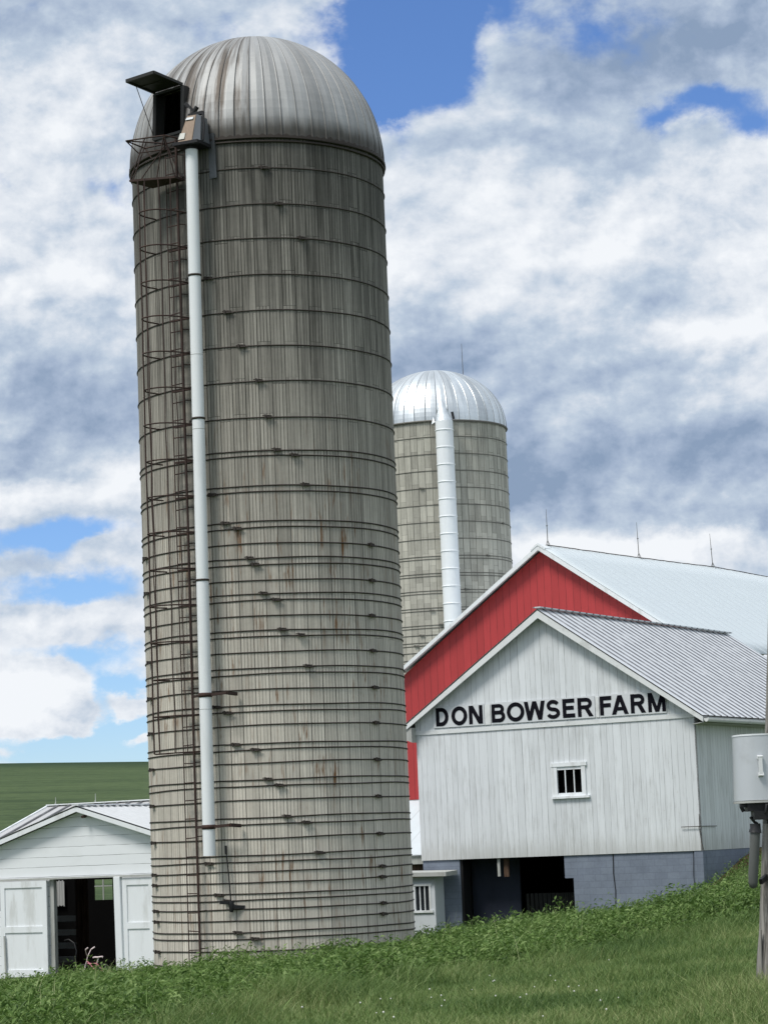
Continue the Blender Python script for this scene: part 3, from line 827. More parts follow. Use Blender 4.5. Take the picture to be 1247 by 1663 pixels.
while zz > 0:
    hoop2(zz, -30 + (k * 37) % 95 if k % 2 else None)
    if zz < 12.4: hoop2(zz - .12, (k * 53) % 120 - 60)
    if zz < 9.6: hoop2(zz - .42, -20 + (k * 41) % 50)
    zz -= .745; k += 1
CA = 4.9
crad = Vector((math.sin(R_(CA)), -math.cos(R_(CA)), 0))
cb = crad * (R2 + .36)
b = MB(); ct = Z2 - .12
b.tube([cb + Vector((0, 0, ct)), cb + Vector((0, 0, 6)), cb + Vector((0, 0, 1))], .385, 32)
chute = b.build('chute', M['pipewhite'], silo2)
z = ct - .40; k = 0
while z > 1.2:
    b = MB(); b.ring(cb.x, cb.y, z, .39, .022, 36, tz=.03); b.build('chute_band', M['pipewhite'], chute); z -= .755
# pointed hood where the chute enters the dome
b = MB()
apx = crad * (R2 - .32) + Vector((-.03, 0, Z2 + 1.10)); ps = []
for i in range(13):
    t = PI * i / 12
    ps.append(cb + Vector((-math.cos(t) * .385 * math.cos(R_(CA)), -math.sin(t) * .385, ct)))
lo = [p_ + Vector((0, 0, 0)) for p_ in ps]
for i in range(12):
    b.face([lo[i], lo[i + 1], apx])
b.slab([lo[0], lo[0] + Vector((-.16, .05, -.10)), lo[0] + Vector((-.08, .1, .25))], (0, 1, 0), .03)
b.build('chute_hood', M['dome2'], silo2)
b = MB(); b.beam(P(13.5, R2 + .02, Z2 + .04), P(12.5, R2 + .0, Z2 + .36), .11, .07); b.build('vent_box', M['black'], silo2)
b = MB(); b.tube([(1.36, .35, 19.5), (1.34, .35, 22.2)], [.022, .009], 6); b.build('lightning_rod', M['hoop2'], silo2)

# ------------------------------------------------------------------ barns share one orientation
BH = R_(30)
rr_ = Vector((math.cos(BH), -math.sin(BH), 0)); aa_ = Vector((math.sin(BH), math.cos(BH), 0))
CW = Vector((9.067, 75.0, 0))
def corr_roof(b, p_ridge0, p_ridge1, p_eave0, p_eave1, pitch, amp, seg=8, sharp=1.0, rib=None):
    """ribbed sheet: ridge line p_ridge0..1, eave line p_eave0..1, ribs run down the slope"""
    r0, r1, e0, e1 = map(Vector, (p_ridge0, p_ridge1, p_eave0, p_eave1))
    L = (r1 - r0).length; n = int(L / pitch * seg)
    nrm = (r1 - r0).cross(e0 - r0).normalized()
    if nrm.z < 0: nrm = -nrm
    rows, uvs = [], []
    H = (e0 - r0).length
    for j in range(9):
        row, uvr = [], []
        if rib:
            stops = []
            for q_ in range(int(L / pitch)):
                for fr, hh_ in ((0, 0), (1 - rib, 0), (1 - rib * .82, 1), (1 - rib * .18, 1)): stops.append(((q_ + fr) * pitch / L, hh_))
            stops.append((1, 0))
        else:
            stops = [(i / n, math.copysign(abs(math.cos(2 * PI * i / seg)) ** sharp, math.cos(2 * PI * i / seg))) for i in range(n + 1)]
        for t, s_ in stops:
            f_ = j / 8
            p_ = (r0 * (1 - t) + r1 * t) * (1 - f_) + (e0 * (1 - t) + e1 * t) * f_
            row.append(p_ + nrm * amp * s_); uvr.append((t * L, f_ * H))
        rows.append(row); uvs.append(uvr)
    b.grid(rows, uvs, smooth=not rib)

# ---- white barn
wb = empty('white_barn', (CW.x, CW.y, -3.3), -BH, 'whitewashed board barn with corrugated metal roof on blue grey block basement', 'barn')
U0, UP, ZBASE, ZE, ZP = -9.62, -4.93, -.59, 3.40, 6.80
# siding hangs as a 4 cm skin; front gable, then side and back
b = MB()
def wall_poly(b, pts, n, t): b.slab([Vector(p_) for p_ in pts], n, t)
wx0, wx1, wz0, wz1 = -4.70, -3.83, 1.32, 2.09
zr = lambda u: ZE + (ZP - ZE) * (1 - abs(u - UP) / (UP - U0)) if u < UP else ZE + (ZP - ZE) * (1 - abs(u - UP) / (0 - UP))
for pts in ([(U0, 0, ZBASE), (wx0, 0, ZBASE), (wx0, 0, ZE), (U0, 0, ZE)], [(wx1, 0, ZBASE), (0, 0, ZBASE), (0, 0, ZE), (wx1, 0, ZE)],
            [(wx0, 0, ZBASE), (wx1, 0, ZBASE), (wx1, 0, wz0), (wx0, 0, wz0)], [(wx0, 0, wz1), (wx1, 0, wz1), (wx1, 0, ZE), (wx0, 0, ZE)]):
    b.face(pts)
b.face([(U0, .04, ZBASE), (U0, .04, ZE), (0, .04, ZE), (0, .04, ZBASE)]) if False else None
front = b.build('front_wall', M['wboards'], wb)
so = front.modifiers.new('thick', 'SOLIDIFY'); so.thickness = .04; so.offset = -1
b = MB(); b.slab([(U0 - .02, -.02, ZE), (.0, -.02, ZE), (.0, -.02, 3.60), (UP, -.02, 6.93), (U0 - .02, -.02, 3.78)], (0, 1, 0), .05)
b.build('gable_wall', M['wboards'], wb)
b = MB(); b.box(U0, 0, -.035, -.021, ZE - .02, ZE + .11); b.build('band_board', M['paint'], wb)
b = MB(); b.face([(0, 0, ZBASE), (0, 15.1, ZBASE), (0, 15.1, ZE), (0, 0, ZE)]); s_ = b.build('side_wall', M['wboards2'], wb)
so = s_.modifiers.new('thick', 'SOLIDIFY'); so.thickness = .04; so.offset = -1
b = MB(); b.slab([(U0, 0.05, ZBASE), (U0, 15.1, ZBASE), (U0, 15.1, ZE), (U0, 0.05, ZE)], (1, 0, 0), .04)
b.build('side_wall', M['wboards2'], wb)
b = MB(); b.slab([(U0, 15.1, -3.3), (0, 15.1, -3.3), (0, 15.1, ZE), (UP, 15.1, ZP), (U0, 15.1, ZE)], (0, -1, 0), .04); b.build('back_wall', M['wboards2'], wb)
# roof: ridge z 7.0, eaves overhang
RZ = 7.04; EL = (-9.95, 3.66); ER = (.40, 3.42)
b = MB()
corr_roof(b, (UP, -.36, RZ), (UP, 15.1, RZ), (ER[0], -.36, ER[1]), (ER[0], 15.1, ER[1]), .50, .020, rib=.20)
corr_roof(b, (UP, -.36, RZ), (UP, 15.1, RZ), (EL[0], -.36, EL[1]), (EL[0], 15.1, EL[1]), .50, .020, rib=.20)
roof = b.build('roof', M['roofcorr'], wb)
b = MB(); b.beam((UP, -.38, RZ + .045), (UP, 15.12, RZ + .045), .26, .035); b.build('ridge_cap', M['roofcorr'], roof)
b = MB()
for (eu, ez) in (EL, ER):
    n_ = Vector((0, 1, 0))
    dz = .235
    b.slab([(UP, -.34, RZ - .05), (eu, -.34, ez - .05), (eu, -.34, ez - .05 - .15), (UP, -.34, RZ - .05 - dz)], n_, .035)
b.build('rake_board', M['paint'], wb)
b = MB()
for (eu, ez) in (EL, ER):
    b.slab([(UP, -.30, RZ - .09), (eu, -.30, ez - .09), (eu, 15.1, ez - .09), (UP, 15.1, RZ - .09)], (0, 0, 1), .02)
b.build('soffit', M['greytrim'], wb)
# closed eave return on the left corner
b = MB(); b.hexa([(EL[0] + .02, -.30, 3.28), (U0 - .001, -.30, 3.15), (U0 - .001, 15, 3.15), (EL[0] + .02, 15, 3.28), (EL[0] + .02, -.30, 3.56), (U0 - .001, -.30, 3.62), (U0 - .001, 15, 3.62), (EL[0] + .02, 15, 3.56)])
b.build('eave_box', M['greytrim'], wb)
# gutter
b = MB(); rows = []
for y_ in (-.30, 15.05):
    rows.append([(ER[0] + .02 + .07 - .07 * math.cos(t), y_, ER[1] - .10 - .10 * math.sin(t)) for t in (PI * k / 10 for k in range(11))])
b.grid(rows); b.face([(p_[0], -.30, p_[2]) for p_ in rows[0]])
b.beam((ER[0] + .155, -.30, ER[1] - .10), (ER[0] + .155, 15.05, ER[1] - .10), .02, .02)
gut = b.build('gutter', M['paint'], wb)
so = gut.modifiers.new('thick', 'SOLIDIFY'); so.thickness = .006
b = MB(); b.slab([(.02, -.28, 3.16), (ER[0], -.28, 3.20), (ER[0], 15.05, 3.20), (.02, 15.05, 3.16)], (0, 0, 1), .02); b.box(ER[0] - .03, ER[0], -.28, 15.05, 3.2, 3.36)
b.build('eave_board', M['greytrim'], wb)
# window
b = MB()
t_ = -.045
b.box(wx0 - .17, wx0 + .02, t_, .03, wz0 - .1, wz1 + .04); b.box(wx1 - .02, wx1 + .12, t_, .03, wz0 - .1, wz1 + .04); b.box(wx0 - .19, wx1 + .17, t_ - .015, .03, wz1 + .04, wz1 + .16)
b.box(wx0 + .02, wx1 - .02, -.02, .05, wz1 - .06, wz1 + .04); b.box(wx0 + .02, wx1 - .02, -.03, .05, wz0 - .1, wz0 - .02)
b.box(wx0 - .19, wx1 + .24, t_ - .05, .02, wz0 - .17, wz0 - .1)
wf = b.build('window', M['paintw'], wb)
b = MB()
for x_ in (wx0 + .27, wx0 + .57): b.box(x_, x_ + .035, -.012, .01, wz0 - .02, wz1 - .06)
b.build('window_bars', M['paintw'], wf)
b = MB(); b.box(wx0 - .3, wx1 + .3, .30, .32, wz0 - .3, wz1 + .2); b.build('room_shade_panel', M['darkvoid'], wf)  # black sheet that paints the unlit room behind the window
# electrical strap and crack at the corner
b = MB(); b.beam((-.62, -.06, .13), (.03, -.06, .13), .015, .02); b.beam((.045, -.02, .13), (.045, 1.1, .12), .015, .02)
b.tube([(-.05, -.05, .13), (.0, -.05, -.3), (.07, -.05, -.6)], .011, 6); b.tube([(-.02, -.05, .5), (-.03, -.05, .1)], .01, 6)
b.build('corner_cable', M['hoop'], wb)
# basement walls of block, forebay opening left open
b = MB()
b.slab([(-.02, .05, -3.6), (-.02, .05, ZBASE + .02), (-4.62, .05, ZBASE + .02), (-4.62, .05, -1.28), (-4.33, .05, -1.28), (-4.33, .05, -3.6)], (0, 1, 0), .25)
fw = b.build('basement_wall', M['block'], wb)
b = MB(); b.box(-9.6, -8.28, .05, .30, -3.6, ZBASE + .02); b.build('basement_wall', M['block'], wb)
b = MB(); b.box(-.28, -.0, .02, .05, -3.6, ZBASE + .01); b.build('corner_pilaster', M['block'], wb)
b = MB(); b.box(-.25, -.012, .30, 15.1, -3.6, ZBASE + .02); b.build('basement_side_wall', M['block'], wb)
b = MB(); b.box(-9.6, -9.35, .30, 15.1, -3.6, ZBASE + .02); b.build('basement_side_wall', M['block'], wb)
b = MB(); b.tube([(-2.95, .04, ZBASE), (-2.97, .035, -1.2), (-2.93, .04, -1.7), (-2.97, .04, -2.4), (-2.96, .04, -3.3)], .016, 6); b.tube([(-.30, .012, ZBASE), (-.34, .012, -1.3), (-.28, .012, -2.1)], .009, 5)
b.build('wall_cable', M['black'], wb)
# sliding door panel and dark inside
b = MB(); b.box(-8.4, -6.70, 1.05, 1.12, -3.4, ZBASE + .1); b.build('sliding_door', M['blockdk'], wb)
b = MB(); b.box(-8.28, -8.20, .1, .6, -3.4, ZBASE + .1); b.build('door_post', M['black'], wb)
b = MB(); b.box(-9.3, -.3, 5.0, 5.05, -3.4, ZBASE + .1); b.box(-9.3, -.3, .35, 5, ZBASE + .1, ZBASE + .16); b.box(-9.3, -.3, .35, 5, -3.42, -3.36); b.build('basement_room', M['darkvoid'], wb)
b = MB(); rows = []
for z_ in (-2.9, -1.75): rows.append([(-6.84 + i * .03, 1.6 + .03 * math.cos(i * 1.25), z_) for i in range(84)])
b.grid(rows); b.build('corrugated_gate', M['black'], wb)
b = MB(); b.box(-6.97, -6.88, .1, .14, -1.16, ZBASE); b.build('hanging_board', M['greytrim'], wb)
b = MB(); b.box(-6.80, -6.62, .2, .24, -1.18, ZBASE); b.build('hanging_board', M['beam'], wb)

# ---- sign
sg = empty('farm_sign', (CW + rr_ * -4.9 + aa_ * -.05).to_tuple()[:2] + (3.55,), -BH, 'black painted lettering reading DON BOWSER FARM on grey panels across the white gable', 'sign')
def us(pxs):       # pixel column in the enlarged sign view -> metres from the barn's right corner
    return -8.86 + (pxs - 63) / (1190 - 63) * (8.86 - .88) + .0
LET = [('D', 63, 123), ('O', 140, 211), ('N', 222, 288), ('B', 331, 397), ('O', 408, 488), ('W', 490, 592), ('S', 598, 665), ('E', 678, 737), ('R', 752, 828), ('F', 862, 920), ('A', 920, 1003), ('R', 1015, 1090), ('M', 1102, 1190)]
PAN = [(48, 296, 'signgrey'), (296, 326, 'paint'), (326, 838, 'signgrey'), (838, 858, 'paint'), (858, 1194, 'signgrey')]
# perspective along the sign: pixel columns are nearly linear in u, with a slight stretch towards the near end
def uu(pxs):
    t = (pxs - 63) / (1190 - 63); t = t + .075 * t * (1 - t)
    return -8.84 + t * (8.84 - .90) + 4.9
for a_, b2, m_ in PAN:
    q = MB(); q.box(uu(a_) + .01, uu(b2) - .01, -.008, .012, 3.57, 4.24 if m_ == 'signgrey' else 4.20)
    q.build('backing_panel', M[m_], sg)
LDEP = [0]
def stroke(q, pts, w, closed=False):
    """band of constant width along pts (2-D), mitred; a flat board 6 mm thick"""
    n = len(pts); L_, R2_ = [], []
    for i in range(n):
        p0 = Vector(pts[(i - 1) % n]) if (closed or i > 0) else None; p1 = Vector(pts[i]); p2 = Vector(pts[(i + 1) % n]) if (closed or i < n - 1) else None
        d1 = (p1 - p0).normalized() if p0 is not None else (p2 - p1).normalized(); d2 = (p2 - p1).normalized() if p2 is not None else d1
        nn = Vector((-(d1.y + d2.y), d1.x + d2.x)).normalized(); k = w / 2 / max(.5, nn.dot(Vector((-d1.y, d1.x))))
        L_.append(p1 + nn * k); R2_.append(p1 - nn * k)
    y0 = -.012 - LDEP[0] * .0012; LDEP[0] = (LDEP[0] + 1) % 4
    row = lambda P_, y: [(p_.x, y, p_.y) for p_ in P_]
    rows = [row(L_, y0), row(L_, y0 - .006), row(R2_, y0 - .006), row(R2_, y0)]
    q.grid(rows, closed=closed, smooth=False)
def para(q, a, b2, w):      # slanted bar between two heights, cut level at both ends; a, b2 = centre points, w = level width
    y0 = -.012 - LDEP[0] * .0012; LDEP[0] = (LDEP[0] + 1) % 4
    q.slab([(a[0] - w / 2, y0, a[1]), (a[0] + w / 2, y0, a[1]), (b2[0] + w / 2, y0, b2[1]), (b2[0] - w / 2, y0, b2[1])], (0, -1, 0), .006)
def arc(cx_, cz_, rx, rz2, a0, a1, n=14): return [(cx_ + rx * math.cos(a0 + (a1 - a0) * k / n), cz_ + rz2 * math.sin(a0 + (a1 - a0) * k / n)) for k in range(n + 1)]
for ch, a_, b2 in LET:
    q = MB(); u0, u1 = uu(a_), uu(b2); z0, z1 = 3.62, 4.20; s_ = .124; e_ = s_ / 2; wd = u1 - u0; zm = (z0 + z1) / 2; hh_ = z1 - z0
    if ch == 'D': stroke(q, [(u0 + e_, z0 + e_), (u0 + e_, z1 - e_), (u0 + wd * .45, z1 - e_)] + arc(u0 + wd * .45, zm, wd * .55 - e_, hh_ / 2 - e_, PI / 2 - .15, -PI / 2 + .15) + [(u0 + wd * .45, z0 + e_)], s_, True)
    if ch == 'O': stroke(q, arc((u0 + u1) / 2, zm, wd / 2 - e_ + .018, hh_ / 2 - e_ + .01, 0, 2 * PI, 32)[:-1], s_, True)
    if ch == 'B':
        stroke(q, [(u0 + e_, z0 + e_), (u0 + e_, zm + .02), (u0 + wd * .6, zm + .02)] + arc(u0 + wd * .6, (z0 + e_ + zm + .02) / 2, wd * .4 - e_, (zm + .02 - z0 - e_) / 2, PI / 2 - .2, -PI / 2 + .2, 10) + [(u0 + wd * .6, z0 + e_)], s_ * .95, True)
        stroke(q, [(u0 + e_, zm + .02), (u0 + e_, z1 - e_), (u0 + wd * .56, z1 - e_)] + arc(u0 + wd * .56, (z1 - e_ + zm + .02) / 2, wd * .38 - e_, (z1 - e_ - zm - .02) / 2, PI / 2 - .2, -PI / 2 + .2, 10) + [(u0 + wd * .56, zm + .02)], s_ * .9, True)
    if ch in 'RP':
        q.box(u0, u0 + s_, -.018, -.012, z0, z1)
        stroke(q, [(u0 + e_, zm - .0), (u0 + e_, z1 - e_), (u0 + wd * .56, z1 - e_)] + arc(u0 + wd * .56, (z1 - e_ + zm) / 2, wd * .38 - e_, (z1 - e_ - zm) / 2, PI / 2 - .2, -PI / 2 + .2, 10) + [(u0 + wd * .56, zm)], s_ * .92, True)
        para(q, (u1 - s_ * .60, z0), (u0 + wd * .50, zm + .02), s_ * 1.2)
    if ch in 'EF':
        q.box(u0, u0 + s_, -.018, -.012, z0, z1); q.box(u0 + s_, u1, -.0195, -.0135, z1 - s_, z1); q.box(u0 + s_, u1 - .03, -.0195, -.0135, zm - e_ + .01, zm + e_ + .01)
        if ch == 'E': q.box(u0 + s_, u1 + .01, -.0195, -.0135, z0, z0 + s_)
    if ch == 'N': q.box(u0, u0 + s_, -.018, -.012, z0, z1); q.box(u1 - s_, u1, -.018, -.012, z0, z1); para(q, (u1 - s_ * .62, z0), (u0 + s_ * .62, z1), s_ * 1.24)
    if ch == 'M':
        q.box(u0, u0 + s_ * .95, -.018, -.012, z0, z1); q.box(u1 - s_ * .95, u1, -.018, -.012, z0, z1); um = (u0 + u1) / 2
        para(q, (um, z0), (u0 + s_ * .6, z1), s_ * 1.0); para(q, (um, z0), (u1 - s_ * .6, z1), s_ * 1.0)
    if ch == 'W':
        k_ = s_ * 1.08; um = (u0 + u1) / 2
        for a1, b1 in ((u0 + wd * .25, u0 + k_ / 2), (u0 + wd * .25, um), (u0 + wd * .75, um), (u0 + wd * .75, u1 - k_ / 2)): para(q, (a1, z0), (b1, z1), k_)
    if ch == 'A':
        um = (u0 + u1) / 2; para(q, (u0 + s_ * .56, z0), (um, z1), s_ * 1.12); para(q, (u1 - s_ * .56, z0), (um, z1), s_ * 1.12); q.box(u0 + wd * .22, u1 - wd * .22, -.019, -.013, z0 + hh_ * .2, z0 + hh_ * .2 + s_ * .85)
    if ch == 'S':
        cx_ = (u0 + u1) / 2; rx = wd / 2 - e_; rq = (hh_ - s_) / 4 + .004
        top = arc(cx_, z1 - e_ - rq + .008, rx * .93, rq, .35, PI / 2 + PI * .93, 14); bot = arc(cx_, z0 + e_ + rq - .008, rx, rq, PI * .43, -PI + .3, 14)
        stroke(q, top + bot, s_ * .93)
    q.build('letter', M['letter'], sg)

# ---- red barn (behind)
rb = empty('red_barn', (CW.x, CW.y, -3.35), -BH, 'large red sided barn with smooth white metal roof and lightning rods on the ridge', 'barn')
RU, RL, RRt, V0, V1 = -12.31, -18.58, -6.04, 15.1, 47.0
REZ, RPZ = 6.50, 10.84
b = MB(); b.slab([(RL, V0, 1.64), (RRt, V0, 1.64), (RRt, V0, REZ), (RU, V0, RPZ), (RL, V0, REZ)], (0, 1, 0), .1); b.build('gable_wall', M['red'], rb)
b = MB(); b.box(RL, RL + .1, V0 + .1, V1, 1.64, REZ); b.build('side_wall', M['red'], rb)
b = MB(); b.box(RRt - .1, RRt, V0 + .1, V1, 1.64, REZ); b.build('side_wall', M['red'], rb)
b = MB(); b.box(RL, RRt, V0 + .01, V1, -3.4, 1.64); b.build('lower_wall', M['milk'], rb)
b = MB(); b.slab([(RL, V1, 1.64), (RRt, V1, 1.64), (RRt, V1, REZ), (RU, V1, RPZ), (RL, V1, REZ)], (0, -1, 0), .1); b.build('back_wall', M['red'], rb)
# roof with gently rising ridge
def rz(v): return 11.0 + .44 * min(1, max(0, (v - 15) / 17)) - .04 * math.sin((v - 15) / 8.0)
b = MB()
for (eu, ez) in ((RL - .12, 6.62), (RRt + .25, 6.55)):
    rows, uvs = [], []
    vs_ = [V0 - .35 + (V1 - V0 + .7) * i / 40 for i in range(41)]
    for f_ in [k / 8 for k in range(9)]:
        row, uvr = [], []
        for v_ in vs_:
            zt = rz(v_); row.append((RU + (eu - RU) * f_, v_, zt + (ez + (zt - 11) * .5 - zt) * f_)); uvr.append((v_, f_ * 7.6))
        rows.append(row); uvs.append(uvr)
    b.grid(rows, uvs)
    for v_ in np.arange(V0 + .6, V1, .9):
        zt = rz(v_); b.beam((RU, v_, zt + .012), (eu, v_, ez + (zt - 11) * .5 + .012), .03, .02)
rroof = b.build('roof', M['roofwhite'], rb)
so = rroof.modifiers.new('thick', 'SOLIDIFY'); so.thickness = .03; so.offset = -1
b = MB()
for (eu, ez) in ((RL - .12, 6.62), (RRt + .25, 6.55)):
    b.slab([(RU, V0 - .38, 10.99), (eu, V0 - .38, ez - .01), (eu, V0 - .38, ez - .17), (RU, V0 - .38, 10.80)], (0, 1, 0), .04)
    b.slab([(RU, V0 - .34, 10.92), (eu, V0 - .34, ez - .08), (eu, V0, ez - .08), (RU, V0, 10.92)], (0, 0, 1), .02)
b.build('rake_board', M['paintw'], rb)
b = MB(); b.slab([(RU - .30, V0 - .40, 10.86), (RU, V0 - .40, 11.07), (RU + .30, V0 - .40, 10.86), (RU + .30, V0 - .40, 10.78), (RU, V0 - .40, 10.98), (RU - .30, V0 - .40, 10.78)], (0, 1, 0), .5)
b.build('ridge_cap', M['paintw'], rb)
rs = random.Random(5)
b = MB(); pts = [(RU, v_, rz(v_) + .05 + rs.uniform(-.008, .008)) for v_ in np.arange(V0 + .4, V1, .5)]
b.tube(pts, .018, 6); b.build('lightning_cable', M['hoop'], rb)
for (v_, ln, lean) in ((15.6, 1.45, 0), (24.0, 1.52, -.03), (31.8, 1.52, -.06), (39.6, 1.5, -.05)):
    z_ = rz(v_); b = MB()
    b.tube([(RU, v_, z_), (RU + lean * .5, v_, z_ + ln * .5), (RU + lean, v_, z_ + ln)], [.018, .016, .007], 6)
    for d_ in ((-.16, 0), (.16, 0), (0, .2), (0, -.2)): b.tube([(RU + d_[0], v_ + d_[1], z_ - abs(d_[0]) * .7), (RU, v_, z_ + .25)], .007, 5)
    b.ring(RU + lean * .5, v_, z_ + ln * .55, .025, .015, 10)
    b.build('lightning_rod', M['hoop2'], rb)

# ---- lean-to roof between the red barn and the white barn
lt = empty('lean_to', (CW + rr_ * -14 + aa_ * 13).to_tuple()[:2] + (-3.35,), -BH, 'low lean-to with bright white metal roof below the red wall beside the tall silo', 'lean-to')
b = MB()
corr_roof(b, (-4.6, 2.05, 1.60), (4.3, 2.05, 1.60), (-4.6, -1.9, -.46), (4.3, -1.9, -.46), .6, .008, 6)
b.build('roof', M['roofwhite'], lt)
b = MB(); b.box(-4.55, 4.25, -1.8, -1.72, -.80, -.50); b.build('fascia', M['greytrim'], lt)
b = MB(); b.box(-4.5, 4.2, -1.6, -1.5, -3.4, -.55); b.build('wall', M['beam'], lt)
b = MB(); b.box(-4.5, -4.4, -1.5, 2.0, -3.4, -.55); b.build('wall', M['beam'], lt)
# ---- feed room beside the second silo
fr_ = empty('feed_room', (CW + rr_ * -20.2 + aa_ * 19).to_tuple()[:2] + (-3.35,), -BH, 'narrow feed room with white roof between the red barn wall and the shorter silo', 'shed')
b = MB(); b.box(-1.3, 1.55, -1.6, 3.4, -3.35, 6.2); b.build('wall', M['wboards2'], fr_)
b = MB(); b.hexa([(-1.5, -1.9, 6.2), (1.55, -1.9, 6.55), (1.55, 3.6, 6.85), (-1.5, 3.6, 6.5), (-1.5, -1.9, 6.4), (1.55, -1.9, 6.75), (1.55, 3.6, 7.22), (-1.5, 3.6, 6.9)])
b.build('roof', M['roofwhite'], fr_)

# ---- milk house
mh = empty('milk_house', (CW + rr_ * -9.8 + aa_ * -.75).to_tuple()[:2] + (-3.3,), -BH, 'small pale milk house with thin flat roof and barred window between silo and barn', 'milk house')
mx0, mx1 = -1.9, .95
hx0, hx1, hz0, hz1 = .25, .74, -2.13, -1.37
b = MB(); f0 = .15
b.face([(mx0, f0, -3.4), (hx0, f0, -3.4), (hx0, f0, -1.09), (mx0, f0, -1.09)]); b.face([(hx1, f0, -3.4), (mx1, f0, -3.4), (mx1, f0, -1.09), (hx1, f0, -1.09)])
b.face([(hx0, f0, -3.4), (hx1, f0, -3.4), (hx1, f0, hz0), (hx0, f0, hz0)]); b.face([(hx0, f0, hz1), (hx1, f0, hz1), (hx1, f0, -1.09), (hx0, f0, -1.09)])
b.face([(mx1, f0, -3.4), (mx1, .74, -3.4), (mx1, .74, -1.09), (mx1, f0, -1.09)]); b.face([(mx0, .74, -3.4), (mx0, f0, -3.4), (mx0, f0, -1.09), (mx0, .74, -1.09)])
b.build('wall', M['milk'], mh)
b = MB(); b.hexa([(-2.2, -.06, -1.04), (1.48, -.06, -1.09), (1.48, .71, -1.05), (-2.2, .71, -1.0), (-2.2, -.06, -.90), (1.48, -.06, -.95), (1.48, .71, -.91), (-2.2, .71, -.86)])
b.build('roof', M['greytrim'], mh, bevel=.01)
b = MB()
b.box(hx0 - .07, hx0, f0 - .02, f0 + .03, hz0 - .05, hz1 + .06); b.box(hx1, hx1 + .07, f0 - .02, f0 + .03, hz0 - .05, hz1 + .06); b.box(hx0 - .09, hx1 + .09, f0 - .03, f0 + .03, hz1, hz1 + .08); b.box(hx0 - .1, hx1 + .14, f0 - .05, f0 + .03, hz0 - .07, hz0)
w_ = b.build('window', M['paintw'], mh)
b = MB()
for x_ in (hx0 + .14, hx0 + .31): b.box(x_, x_ + .035, f0 + .0, f0 + .02, hz0, hz1)
b.build('window_bars', M['paintw'], w_)
b = MB(); b.box(hx0, hx1, f0 + .03, f0 + .04, hz0, hz1); b.build('pane', M['glass'], w_)

# ------------------------------------------------------------------ machine shed at the left
SW = Vector((-8.760, 70.0, 0))
sh = empty('machine_shed', (SW.x, SW.y, -3.35), -BH, 'white lap-sided shed with open sliding doors and low metal roof left of the tall silo', 'shed')
GE = 4.65; GPZ = 1.36; SL = .30
b = MB()
DT = -.585
o0, o1 = -1.08, 1.13
b.face([(-GE, 0, DT), (GE, 0, DT), (GE, 0, GPZ - SL * GE - .1), (0, 0, GPZ - .1), (-GE, 0, GPZ - SL * GE - .1)])
b.build('gable_wall', M['lap'], sh)
b = MB(); lw0, lw1 = -3.9, -2.98
b.face([(-GE, .02, -3.5), (lw0, .02, -3.5), (lw0, .02, DT), (-GE, .02, DT)]); b.face([(lw1, .02, -3.5), (o0, .02, -3.5), (o0, .02, DT), (lw1, .02, DT)])
b.face([(lw0, .02, -3.5), (lw1, .02, -3.5), (lw1, .02, -1.46), (lw0, .02, -1.46)]); b.face([(lw0, .02, -.76), (lw1, .02, -.76), (lw1, .02, DT), (lw0, .02, DT)])
b.face([(o1, .02, -3.5), (GE, .02, -3.5), (GE, .02, DT), (o1, .02, DT)])
lwl = b.build('lower_wall', M['lap'], sh)
b = MB(); b.box(lw0, lw1, .05, .06, -1.46, -.76); b.box(lw0 + .43, lw0 + .47, .01, .05, -1.46, -.76)
b.build('window', M['glass'], sh)
# back wall with see-through window
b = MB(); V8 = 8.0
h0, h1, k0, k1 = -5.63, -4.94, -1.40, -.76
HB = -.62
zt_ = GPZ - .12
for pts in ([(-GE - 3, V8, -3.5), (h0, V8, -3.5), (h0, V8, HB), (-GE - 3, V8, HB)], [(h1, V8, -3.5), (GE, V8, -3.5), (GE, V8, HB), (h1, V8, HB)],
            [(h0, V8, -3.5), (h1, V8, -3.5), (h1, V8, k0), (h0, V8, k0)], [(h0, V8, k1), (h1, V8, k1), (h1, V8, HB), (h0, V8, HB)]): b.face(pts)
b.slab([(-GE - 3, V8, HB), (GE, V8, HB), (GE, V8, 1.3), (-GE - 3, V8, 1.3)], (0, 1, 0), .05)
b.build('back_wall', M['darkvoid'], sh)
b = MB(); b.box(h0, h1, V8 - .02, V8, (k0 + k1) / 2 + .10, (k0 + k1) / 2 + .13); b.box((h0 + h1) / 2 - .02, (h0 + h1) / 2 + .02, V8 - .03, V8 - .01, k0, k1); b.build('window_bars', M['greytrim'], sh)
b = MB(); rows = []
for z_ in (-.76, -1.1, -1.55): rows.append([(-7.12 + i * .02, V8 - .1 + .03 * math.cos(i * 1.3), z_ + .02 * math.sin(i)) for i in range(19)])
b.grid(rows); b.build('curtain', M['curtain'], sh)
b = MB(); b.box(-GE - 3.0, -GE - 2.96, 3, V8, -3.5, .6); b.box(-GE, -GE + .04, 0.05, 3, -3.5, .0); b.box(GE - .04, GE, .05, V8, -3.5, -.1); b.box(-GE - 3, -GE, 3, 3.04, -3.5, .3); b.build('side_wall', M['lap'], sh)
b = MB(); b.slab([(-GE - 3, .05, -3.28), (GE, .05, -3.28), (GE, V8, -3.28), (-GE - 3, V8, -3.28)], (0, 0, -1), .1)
b.build('floor', M['darkvoid'], sh)
